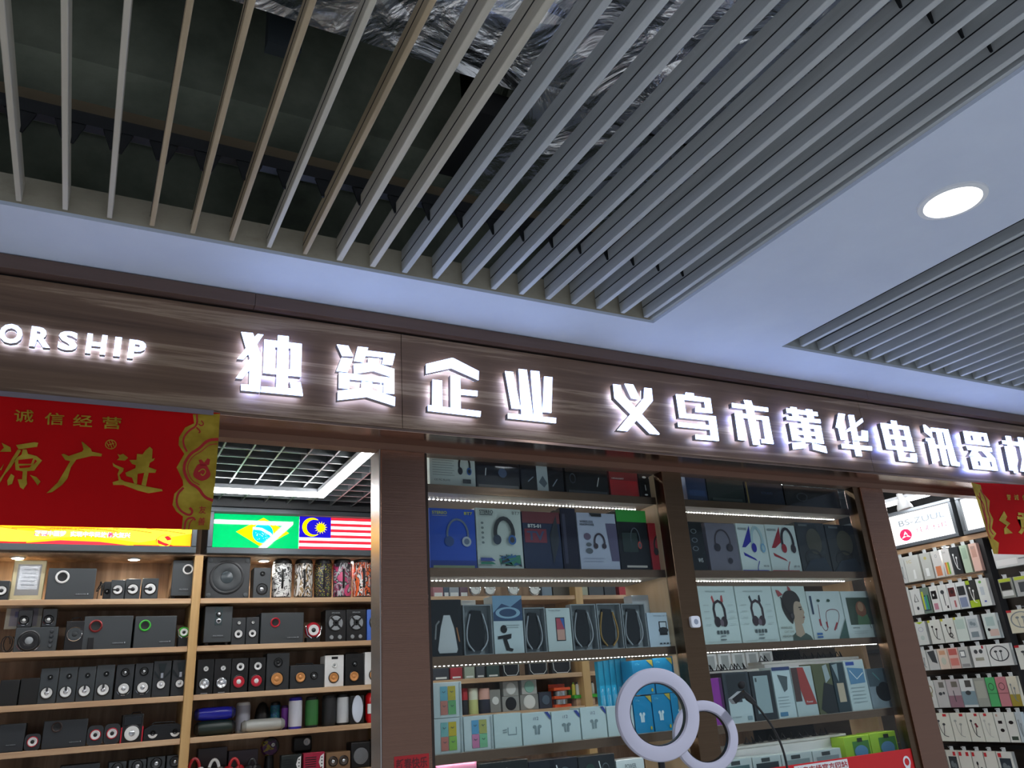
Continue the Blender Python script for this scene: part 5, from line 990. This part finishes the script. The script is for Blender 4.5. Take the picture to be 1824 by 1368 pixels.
# ------------------------------------------------------------------ goods on the back shelves seen through the windows
def back(px, z, name, label, mat, cat='box', els=None, y=4.86, group=None, d=.05):
    t, w, h = place(px, z, y, name, label, group, cat); MB().box(-w/2, w/2, 0, d, 0, h, mat).build('carton', t, bev=.002)
    if els: m = MB(); art(m, els, w, h); m.build('printed_front', t, smooth=False)
    return t, w, h
for i, (a, b, m_) in enumerate([(772, 790, 'b07a80'), (791, 800, '4a5a6a'), (801, 818, '9aa4ac'), (820, 834, '6a5060')]): back((a, b, 1042), A, 'product_box', ['pinkish', 'slate', 'pale grey', 'mauve'][i]+' carton on the far back shelf, seen left of the four white dials', pm(m_, .5), els=[('r', .1, .1, .9, .4, W_)], y=4.87)
for i, x in enumerate([846, 872, 914, 952]):
    t, w, h = place((x-10, x+10, 1038), A, 4.86, 'alarm_clock', 'round white-faced clock on the far back shelf, %s from the left' % ORD[i], 'white clocks on the back shelf', 'clock')
    MB().lathe([(w*.5, 0), (w*.5, .012), (w*.42, .014)], (0, 0, h*.55), FRONT, CHR, 24, cap1=False).build('rim', t); MB().lathe([(w*.42, .010), (.001, .0105)], (0, 0, h*.55), FRONT, W_, 24).build('dial', t); MB().box(-w*.5, w*.5, 0, .03, 0, h*.08, W_).build('base', t)
    m = MB(); m.box(-.001, .001, -.0125, -.0115, h*.55, h*.85, K_); m.box(0, w*.22, -.0125, -.0115, h*.55-.001, h*.55+.001, K_); m.build('hands', t)
for i, (a, b, m_, n_) in enumerate([(966, 984, '6f8494', 'blue grey'), (986, 1016, '4a4436', 'brown'), (1034, 1048, 'a4ac98', 'pale green'), (1050, 1076, '3a444c', 'slate'), (1078, 1098, '2c343c', 'dark slate'), (1104, 1124, 'b02a36', 'red'), (1126, 1140, '8a8c84', 'grey')]): back((a, b, 1040), A, 'product_box', n_+' carton on the far back shelf, right of the four white dials', pm(m_, .5), y=4.87)
for i, (a, b, m_, n_) in enumerate([(772, 800, '3a3e46', 'charcoal'), (803, 824, 'a8303a', 'red'), (828, 846, '9aa694', 'grey green'), (849, 864, '454b50', 'dark grey'), (868, 890, '2c4440', 'deep green')]): back((a, b, 1183), C_, 'phone_case_pack', n_+' phone case pack on the third back shelf, seen through the left window', pm(m_, .4), 'pack', [('r', .15, .08, .85, .2, W_)], y=4.87)
for i, (a, b) in enumerate([(896, 926), (942, 976), (984, 1018)]):
    t, w, h = place((a, b, 1175), C_, 4.87, 'window_box', 'dark box with a pale window outline, %s one on the third back shelf' % ['left', 'middle', 'right'][i], 'dark window boxes on the back shelf', 'box'); MB().box(-w/2, w/2, 0, .05, 0, h, K_).build('carton', t); m = MB(); art(m, [('l', [(.06, .95), (.10, .3), (.25, .06), (.8, .06), (.94, .3), (.96, .95)], .004, W_)], w, h); m.build('printed_front', t)
for i, (a, b, top, bot, n_) in enumerate([(836, 852, 'dfe6d0', 'c8d28a', 'white and lime'), (854, 873, 'd8a89a', '2c3040', 'pink and navy'), (824, 834, 'b8202c', '22262c', 'red and black')]):
    t, w, h = place((a, b, 1226), D_, 4.90, 'canister', n_+' canister on the fourth back shelf, seen through the left window', None, 'canister'); MB().lathe([(w*.48, 0), (w*.5, .004), (w*.5, h*.55)], (0, 0, 0), (0, 0, 1), pm(bot, .4), 20).build('cup', t); MB().lathe([(w*.5, h*.551), (w*.5, h*.97), (w*.45, h)], (0, 0, 0), (0, 0, 1), pm(top, .4), 20).build('lid', t)
def dial(px, label, m1, m2, z=D_, bz=0, y=4.88):
    t, w, h = place(px, z+bz, y, 'watch_box', label, 'small boxes with round windows', 'box'); MB().box(-w/2, w/2, 0, .05, 0, h, m1).build('carton', t, bev=.002); MB().lathe([(w*.33, .0005), (w*.3, .005), (.001, .006)], (0, 0, h*.5), FRONT, m2, 20).build('window', t); return h
h = dial((874, 893, 1228), 'pale grey box with a white round window, first of the back shelf row', pm('8a8c88', .4), W_)
h = dial((896, 926, 1240), 'grey box with a black round window, lower row of the back shelf', pm('9a9c98', .4), K_)
dial((897, 924, 1214), 'small grey box with a white round window, stacked on the black-windowed one', pm('a4a6a2', .4), W_, bz=h+.001)
h = dial((928, 960, 1237), 'wide grey box with a white round window on the fourth back shelf', pm('8e908c', .4), W_)
dial((930, 957, 1210), 'mint-windowed grey box stacked on the wide one on the back shelf', pm('b0b2ae', .4), pm('8fc0b0', .4), bz=h+.001)
dial((962, 984, 1232), 'dark navy box with a dull round window beside the orange rack', pm('2a3040', .4), pm('4a5a6a', .4))
ORG = pm('e0521a', .4); t, w, h = place((988, 1017, 1218), D_, 4.86, 'display_rack', 'orange stepped counter rack holding silver tins', None, 'rack')
for k_ in range(3): MB().box(-w/2, w/2, -.01, .06, h*.36*k_, h*.36*k_+h*.12, ORG).build('shelf', t); 
MB().box(-w/2, w/2, .0601, .068, 0, h, ORG).build('back_panel', t)
for k_ in range(2): tag(MB().lathe([(w*.38, 0), (w*.38, h*.2), (w*.3, h*.22)], (t.location.x, t.location.y+.024, D_+h*.12+h*.36*k_+.0005), (0, 0, 1), SIL, 20).build('tin'), 'silver tin on the %s step of the orange rack' % ['bottom', 'middle'][k_], 'tin')
t, w, h = place((1025, 1066, 1232), D_, 4.84, 'display_rack', 'bright green counter rack holding small bottles', None, 'rack'); GN = pm('3aa828', .4); MB().box(-w/2, w/2, 0, .08, h*.55, h*.8, GN).box(-w*.4, w*.4, .01, .07, 0, h*.549, pm('c8a888', .5)).build('base', t)
MB().box(-w/2, w/2, .07, .08, h*.801, h*1.25, GN).build('back_panel', t)
for i in range(6):
    o = thing('bottle', 'little bottle standing in the green rack, %s from the left' % ORD[i], 'bottle', (t.location.x-w*.42+w*.165*i, 4.84+.03, D_+h*.8+.0006), 0, 'bottles in the green rack'); c_ = ['c8c030', 'd8d8d4', '30343a', '8ac038', 'd8dcd8', 'c0c8c0'][i]
    MB().lathe([(w*.07, 0), (w*.07, h*.72), (w*.035, h*.82)], (0, 0, 0), (0, 0, 1), pm(c_, .3), 14).build('body', o); MB().lathe([(w*.036, h*.8201), (w*.036, h*.95)], (0, 0, 0), (0, 0, 1), pm('2a2c2e' if i % 2 else '6a9a30', .4), 12).build('cap', o)
# white charger packs hanging behind the right window
tag(MB().box(4.1, 4.71, 4.783, 4.795, 1.25, 1.95, pm('9a8468', .6)).build('peg_board'), 'wooden peg board on the back shelves behind the right window', 'board')
for i in range(5):
    a = 1258+25*i; t, w, h = place((a, a+22, 1152-1.2*i), 1.648, 4.765, 'charger_pack', 'white charger pack on the back peg board, %s from the left' % ORD[i], 'white charger packs on the peg board', 'pack')
    MB().box(-w/2, w/2, 0, .017, 0, h, CR).build('card', t, bev=.001); m = MB(); art(m, [('r', .2, .1, .8, .62, pm('a9b0b0', .3)), ('r', .1, .74, .7, .84, C('3a5aa8' if i < 3 else '6a7274'))], w, h); m.build('printed_front', t)
# ------------------------------------------------------------------ earphone racks on the right wall
XP = XW-.03
def zx(px, py): return PX(px, py, XP).z
def pack(a, b, py, zb, zt, label, base, els, d=.03, group='packs hanging on the right wall rack'):
    Y0 = solve((XP, 0, zb), 1, a, 0); Y1 = solve((XP, 0, zb), 1, b, 0); w = Y0-Y1-.002; h = zt-zb
    t = thing('earphone_pack', label, 'pack', (XP, (Y0+Y1)/2, zb), -math.pi/2, group)
    c_ = MB().box(-w/2, w/2, 0, d, 0, h, pm(base, .35)).build('card', t, bev=.0012); m = MB(); art(m, els, w, h); m.build('printed_front', c_, smooth=False)
    MB().box(-.012, .012, d*.3, d*.3+.001, h+.0002, h+.022, pm('c9d0d0', .2)).build('hang_tab', t)
    MB().tube([(0, .0695, h+.016), (0, -.012, h+.016), (0, -.016, h+.022)], .0018, CHR, 6).build('hook', t)
G1, G2 = C('7c8688'), C('3a4044')
def ear(c=G2, u=.45): return [('e', u-.14, .72, .09, .045, c), ('e', u+.16, .60, .09, .045, c), ('l', smooth([(u-.14, .68), (u-.1, .4), (u+.05, .2), (u+.3, .16)]), .004, c), ('l', smooth([(u+.16, .56), (u+.1, .35), (u+.05, .2)]), .004, c)]
def neck(c=G2): return [('o', .5, .56, .42, .36, .12, c), ('e', .36, .66, .07, .05, c), ('e', .58, .66, .07, .05, c), ('l', [(.36, .62), (.40, .22)], .004, c), ('l', [(.58, .62), (.56, .2)], .004, c)]
def photo(c, c2='6a7478', v=.5): return [('r', .14, v, .86, .86, C(c)), ('e', .4, (v+.86)/2, .14, .08, C(c2)), ('e', .62, (v+.86)/2-.04, .12, .07, C(c2)), ('r', .2, .12, .8, v-.16, C(c2))]
def tagr(c='b82830', u=.62): return [('r', u, .88, u+.22, .97, C(c))]
txt = lambda s, c=G1: [('t', s, .14, .84, .6, .9, c)]
ROWS = [
 (5.472, 1540, 850, (1607, 1040), (1601, 994), [(365, 430, 'grey white', 'bcc0bc', ear(G1)), (432, 575, 'wide clear-fronted grey', 'c2c6c0', [('t', '1C', .2, .72, .5, .84, C('b8a860')), ('p', [(.45, .1), (.62, .1), (.62, .45), (.5, .45)], W_)]), (590, 690, 'grey', 'b4b8b2', [('e', .5, .8, .14, .06, C('b8b068')), ('r', .3, .12, .62, .42, W_)]), (700, 790, 'white pack with orange print', 'c8c8c4', [('r', .2, .06, .8, .42, C('c87a50')), ('o', .5, .8, .12, .06, .3, G1)]), (800, 880, 'white pack with rainbow stripes', 'cacac6', [('r', .15, .06, .32, .5, C('c86a48')), ('r', .32, .06, .5, .5, C('d0b040')), ('r', .5, .06, .68, .5, C('6aa040'))]+txt('EAR')), (885, 970, 'black', '23272a', ear(W_)), (985, 1060, 'pale green', 'a9bca6', [('r', .2, .5, .8, .9, C('93aa94'))]), (1075, 1155, 'pale pink', 'd2b0a2', [('r', .2, .5, .8, .9, C('b89080')), ('t', 'Q7', .25, .8, .7, .9, G1)])]),
 (5.472, 1540, 850, (1620, 1097), (1612, 1052), [(430, 490, 'narrow white', 'c4c8c4', txt('X')), (492, 588, 'white pack with a dark letter drawing', 'cfd3cf', [('l', [(.3, .5), (.5, .8), (.7, .5), (.3, .5)], .006, G2), ('e', .5, .24, .12, .07, G2)]), (592, 672, 'multicoloured neon', '6a7c70', [('r', .1, .1, .9, .7, C('2f3a44')), ('l', [(.2, .15), (.2, .85)], .012, C('b8c83a')), ('l', [(.4, .15), (.4, .65)], .012, C('4a8aa8')), ('l', [(.65, .15), (.65, .7)], .012, C('3a9a6a'))]), (682, 762, 'white pack with black square', 'd2d6d2', [('r', .14, .5, .8, .82, K_), ('e', .4, .66, .1, .05, W_), ('r', .2, .1, .7, .34, C('b07a8a'))]), (766, 850, 'white pack with a dangling black earphone', 'd4d8d4', [('e', .45, .72, .22, .08, G2), ('l', [(.5, .66), (.52, .2)], .005, G2), ('r', .64, .1, .84, .2, K_)]), (853, 940, 'white pack with dark red square', 'd0d2d0', [('r', .1, .5, .84, .84, C('5a2426')), ('e', .5, .68, .2, .08, C('2a1416')), ('r', .5, .1, .7, .35, C('b06a6a'))]), (943, 1040, 'white pack with charcoal square', 'ced4d4', [('r', .1, .5, .84, .84, C('24282c')), ('r', .1, .06, .84, .42, C('7a88a4'))]), (1043, 1140, 'black pack with lime foot', '2a2e2c', [('r', 0, 0, 1, .26, C('9cb82a')), ('r', 0, .85, .4, 1, C('9cb82a'))]+ear(W_)), (1143, 1250, 'white pack with green mark', 'd4dad4', [('e', .4, .88, .14, .05, C('6aa84a')), ('r', .25, .4, .6, .7, C('b4c0c4')), ('r', .4, .14, .6, .2, C('4a5aa0'))])]),
 (4.75, 1580, 1080, (1639, 1149.5), (1631.6, 1108), [(230, 268, 'narrow dark red edged', 'c0bcb8', [('r', 0, 0, .6, .4, C('7a3a4a'))]), (275, 362, 'pale pack with lime tab', 'ccd2ce', [('p', [(.1, .98), (.9, .98), (.5, .88)], C('b0c82a')), ('o', .5, .66, .26, .1, .2, C('9aa0b4')), ('e', .5, .3, .2, .1, C('b4c4be'))]), (385, 490, 'white pack with black wired earphones', 'd0d4cc', [('r', 0, .9, .2, 1, C('b8b83a'))]+ear(K_)), (496, 604, 'white pack with black coiled earphones', 'd0d4cc', [('r', 0, .9, .2, 1, C('b8b83a')), ('o', .6, .3, .16, .1, .4, K_)]+ear(K_, .5)), (608, 706, 'pale mint', 'c8d4cc', [('r', .1, .5, .86, .9, C('b0c6bc')), ('r', 0, .9, .2, 1, C('b8b83a'))]), (709, 815, 'pale grey', 'c4cccc', photo('a8b4b8', '7a8a90', .5)), (850, 970, 'white pack with pastel foot', 'c8d4d0', [('r', .2, .5, .8, .86, C('a4bcb8')), ('r', .3, .1, .95, .36, C('c8b0a4')), ('e', .3, .36, .1, .06, K_)])]),
 (4.75, 1580, 1080, (1645, 1194.7), (1636, 1159), [(305, 362, 'white pack with grey swirl', 'c8ccc8', ear(G1)), (366, 454, 'white pack with dark splash', 'c0c4c2', [('p', [(.1, .9), (.8, .95), (.9, .3), (.4, .4)], C('3a4044'))]), (457, 543, 'peach printed', 'd2c4b4', [('r', .2, .7, .8, .9, C('c89a7a')), ('e', .5, .4, .25, .18, C('b8c0b0'))]), (546, 634, 'coral printed', 'd2b4aa', [('r', .1, .65, .9, .95, C('b8605a')), ('r', .1, .15, .9, .5, C('c87a70'))]), (637, 722, 'tall grey window', 'b9bdb9', [('r', .12, .5, .7, .84, C('6a7274')), ('r', .2, .56, .6, .78, W_), ('r', .1, .06, .9, .2, C('8a8a8a'))]), (742, 878, 'large white pack with paired black earbuds', 'd4d8d4', [('e', .32, .72, .12, .10, G2), ('e', .64, .72, .12, .10, G2), ('r', .2, .3, .74, .44, C('9a9a8a')), ('r', .74, .84, .86, .98, C('b02a38'))]), (882, 1080, 'large white neckband', 'd4d8d4', neck(G2))]),
 (4.75, 1580, 1080, (1657, 1261), (1647, 1212.6), [(365, 440, 'white pack with lamp-like drawing', 'ccd0cc', [('e', .5, .66, .3, .16, C('8a8468')), ('e', .5, .66, .2, .11, C('ccd0cc')), ('r', .36, .4, .64, .54, C('8a8468'))]), (443, 543, 'grey pack with two small pictures', 'b8bab8', [('r', .4, .72, .84, .92, C('6a6a64')), ('e', .4, .5, .16, .06, G2), ('e', .7, .52, .1, .05, G2)]), (546, 658, 'mauve-footed white', 'b4aeb0', [('r', 0, 0, 1, .42, C('8a6a76')), ('r', .4, .72, .86, .92, C('6a665e')), ('l', [(.45, .6), (.5, .2)], .005, G2)]), (661, 780, 'slate-footed white', 'ccd2d0', [('r', 0, .08, 1, .56, C('7a929a')), ('r', .4, .7, .84, .94, C('4a4a48')), ('e', .5, .5, .2, .08, G2)]), (783, 883, 'grey green', '93988f', [('r', .1, .3, .9, .9, C('a4a89c'))]), (886, 968, 'bright green', '4ea868', [('o', .5, .68, .3, .13, .2, C('2a4a34')), ('r', 0, .44, 1, .46, C('2a6a40'))]), (971, 1063, 'dusty pink', 'b87a80', [('o', .5, .68, .3, .13, .2, C('5a3a40')), ('r', 0, .44, 1, .46, C('7a4a50'))]), (1066, 1156, 'cream and olive', 'd0ccb8', [('r', 0, 0, 1, .40, C('9a8a34'))]+ear(G1))]),
 (4.75, 1580, 1080, (1672.6, 1320), (1661, 1270.5), [(435, 578, 'large white pack with looping black earphone', 'd4d6ca', ear(G2, .42)+tagr()), (582, 718, 'large cream pack with pale earphone', 'd0d2c6', ear(C('9aa09a'), .42)+tagr()), (722, 838, 'cream pack with black and red earphone', 'd2d4c8', ear(G2, .42)+[('l', [(.55, .62), (.7, .5)], .012, C('7a2a34'))]+tagr()), (840, 955, 'cream pack with a tiny pale earphone', 'd2d4c8', ear(C('b0b4ac'), .4)+tagr('b82830', .3)), (958, 1048, 'white pack with stacked black buds', 'cfd1c8', [('r', .3, .62, .7, .72, K_), ('e', .55, .4, .2, .06, K_), ('r', .2, .86, .4, .94, C('b89a8a'))]), (1051, 1140, 'white pack with black buds and green strip', 'cfd1c8', [('e', .5, .66, .24, .06, K_), ('r', .2, .08, .84, .2, C('3a4a3e'))]), (1143, 1200, 'pale blue grey', 'b4c0c4', ear(G1))]),
 (4.75, 1580, 1080, None, (1676, 1336), [(480, 575, 'white pack with grey photo square', 'd0d0c6', photo('8a949a')+tagr('b82830', .2)), (580, 680, 'white pack with dark photo square', 'd0d0c6', photo('30383c')+tagr()), (685, 795, 'cream pack with single black bud', 'd2d2c8', [('e', .6, .46, .16, .08, K_)]+tagr('b82830', .05)+tagr()), (800, 900, 'cream pack with black bud and cord', 'd2d2c8', ear(K_, .5)+tagr('b82830', .05)), (905, 1012, 'cream pack with two black buds', 'd2d2c8', [('e', .3, .44, .16, .08, K_), ('e', .66, .5, .16, .08, K_)]+tagr('b82830', .05)), (1018, 1155, 'white pack with navy photo panel', 'd0d2ca', photo('28343e')+tagr('b82830', .1))])]
for r_, (sc, ox, oy, pb, pt, items) in enumerate(ROWS):
    zt_ = zx(*pt); zb_ = zx(*pb) if pb else zt_-.235
    for i, (a, b, desc, base, els) in enumerate(items):
        pack(ox+a/sc, ox+b/sc, 0, zb_, zt_, '%s%s, %s from left, %s rack row' % (desc, '' if 'pack' in desc else ' pack', ORD[i], ORD[r_]), base, els)
for (a, b, pb, pt, desc, base, els) in [
    (1775, 1832, (1790, 1011), (1785, 975), 'wide white pack under the right banner', 'c9cecc', [('r', .05, .1, .7, .4, W_), ('r', .75, .3, 1, .36, G1)]), (1786, 1811, (1790, 1066), (1778, 1032), 'black and white pack with lime header beside the rack upright', '8e948c', [('r', .05, .82, .9, .98, C('b0c038')), ('r', .1, .4, .84, .8, K_), ('r', .1, .1, .9, .36, C('d0d4d0'))]), (1813, 1850, (1790, 1066), (1778, 1032), 'grey pack with lime header at the right edge of the photo', 'a4a9a6', [('r', .05, .82, .9, .98, C('b0c038')), ('r', .2, .2, .8, .7, G2)]),
    (1803, 1850, (1800, 1129), (1793, 1088), 'yellowish pack with red corner at the right edge of the photo', 'cfccb4', neck(G1)+[('r', 0, .9, .2, 1, C('b82830'))]), (1818, 1860, (1815, 1193), (1805, 1150), 'white cable pack with red corner at the right edge of the photo', 'd4d6cc', ear(G2)+[('r', 0, .9, .2, 1, C('b82830'))])]:
    pack(a, b, 0, zx(*pb), zx(*pt), desc, base, els)
# ------------------------------------------------------------------ things in front of the windows
def ring_light(px, rr, y, yaw, label, wd, ylow):
    p = PY(px[0], px[1], y); t = thing('ring_light', label, 'ring light', (p.x, y, 0), yaw)
    z = p.z; PLA = pm('b4b3c2', .3); DIFF = pm('bdbbcb', .35); ro, ri = rr, rr-wd; n = 64; m = MB()
    prof = [(ri, .004), (ri, .016), (ri+.006, .022), (ro-.006, .022), (ro, .016), (ro, .004)]
    def torus(mb, pr, mat, closed):
        vs = []; k = len(pr)
        for i in range(n):
            a = 2*math.pi*i/n
            for r, yy in pr: vs.append((r*math.cos(a), yy, z+r*math.sin(a)))
        fs = [(i*k+j, i*k+(j+1) % k, ((i+1) % n)*k+(j+1) % k, ((i+1) % n)*k+j) for i in range(n) for j in range(k if closed else k-1)]
        mb.add(vs, fs, mat)
    torus(m, prof, PLA, True); m.build('housing', t)
    m = MB(); torus(m, [(ri+.001, .0039), (ri+.004, -.004), (ri+wd*.5, -.007), (ro-.004, -.004), (ro-.001, .0039)], DIFF, True); m.build('diffuser', t)
    m = MB(); torus(m, [(ri-.0025, .004), (ri-.0025, .024), (ri-.0002, .024), (ri-.0002, .004)], BLK, True); m.build('inner_trim', t)
    MB().tube([(0, .03, z-ro+.006), (0, .035, .03)], .011, BLK, 10).build('pole', t)
    MB().lathe([(.1, 0), (.1, .012), (.03, .03)], (0, .035, 0), (0, 0, 1), BLK, 28).build('base', t)
ring_light((1173, 1272), .143, 2.28, -.30, 'large unlit white ring light standing in front of the left display window', .047, 0)
ring_light((1258, 1312), .121, 2.45, -.35, 'smaller unlit white ring light partly behind the large one', .036, 0)
yq = 2.36; P = [PY(*q, yq) for q in [(1404, 1380), (1398, 1345), (1386, 1312), (1369, 1284), (1352, 1262), (1341, 1250)]]
base = Vector((P[0].x+.01, yq, 0)); t = thing('clip_microphone', 'small black clip microphone on a bent gooseneck arm before the right window', 'microphone', base)
MB().tube(smooth([(0, 0, .03), (0, 0, P[0].z-.15)]+[tuple(p-base) for p in P], 2), .0042, BLK, 8).build('gooseneck', t)
MB().lathe([(.09, 0), (.09, .012), (.02, .03)], (0, 0, .0), (0, 0, 1), BLK, 28).build('base', t)
c0 = PY(1330, 1240, yq)-base
m = MB(); m.tube([PY(1343, 1252, yq)-base, PY(1333, 1243, yq)-base, PY(1323, 1232, yq)-base], [.009, .012, .008], BLK, 10); m.build('swivel_joint', t)
m = MB(); m.lathe([(.004, -.014), (.011, -.008), (.013, 0), (.011, .008), (.004, .014)], PY(1321, 1220, yq)-base, (.4, -.5, .6), pm('1e1e20', .9), 16); m.build('foam_head', t)
q = [PY(1304, 1245, yq-.01)-base, PY(1321, 1231, yq-.01)-base, PY(1327, 1239, yq-.01)-base, PY(1311, 1254, yq-.01)-base]; MB().prism(q, (0, .022, 0), BLK, pm('9aa2a4', .3)).build('phone_clip', t, bev=.001)
# red notice with a white label, stuck on the right window
ys = 2.655; a, b = PY(1340, 1372, ys), PY(1630, 1331, ys); zt_ = PY(1500, 1350, ys).z
t = thing('window_notice', 'red notice with a white text label and pin mark on the right window', 'notice', (0, ys, 0))
MB().box(a.x, b.x, 0, .004, zt_-.34, zt_, pm('c01418', .4)).build('panel', t, bev=.001)
l0, l1 = PY(1414, 1366, ys).x, PY(1509, 1354, ys).x; lz = PY(1460, 1358.5, ys).z
m = MB(); m.box(l0, l1, -.001, -.0002, lz-.038, lz, pm('d8dada', .4)); m.build('white_label', t)
m = MB(); m.text('义乌市场官方网站', lambda u, v: (l0+.005+(l1-l0-.010)*u, -.0016, lz-.032+.026*v), pm('a01a1e', .5), .02); m.build('lettering', t, smooth=False)
pc = PY(1615, 1357, ys); m = MB(); R1, R2 = .024, .015; n = 28
vs = [(pc.x+r*math.cos(2*math.pi*i/n), -.0012, pc.z+r*math.sin(2*math.pi*i/n)) for r in (R1, R2) for i in range(n)]
m.add(vs, [(i, (i+1) % n, n+(i+1) % n, n+i) for i in range(n)], pm('d6d6d8', .4)); m.poly([(pc.x-.018, -.0013, pc.z-.017), (pc.x, -.0013, pc.z-.052), (pc.x+.018, -.0013, pc.z-.017), (pc.x, -.0013, pc.z-.022)], pm('d6d6d8', .4)); m.build('pin_mark', t, smooth=False)
# sensor on the mullion, red sticker on the left pillar
p = PY(1236, 1108, 2.64); t = thing('alarm_sensor', 'small white rounded sensor button stuck on the brown mullion', 'sensor', (p.x, 2.64, p.z))
pts = [(.024*(abs(math.cos(a))**.45)*(1 if math.cos(a) > 0 else -1), -.0003, .023*(abs(math.sin(a))**.45)*(1 if math.sin(a) > 0 else -1)) for a in [2*math.pi*i/32 for i in range(32)]]
MB().prism(pts, (0, -.014, 0), pm('e0e2e8', .35)).build('case', t, bev=.003); MB().lathe([(.011, .0145), (.010, .016), (.001, .0165)], (0, 0, 0), FRONT, pm('8f98a8', .4), 20).build('button', t)
a, b = PY(701, 1368, 2.64), PY(766, 1347, 2.64)
t = thing('red_sticker', 'red new year sticker low on the left bronze pillar', 'sticker', (a.x, 2.64, a.z-.03)); w_, h_ = b.x-a.x-.004, .062
MB().box(.002, w_, -.0012, -.0003, 0, h_, pm('a8161c', .4)).build('paper', t); m = MB(); m.text('新春快乐', lambda u, v: (.008+(w_-.014)*u, -.0018, .022+.032*v), pm('5a1014', .5), .02); m.build('lettering', t, smooth=False)
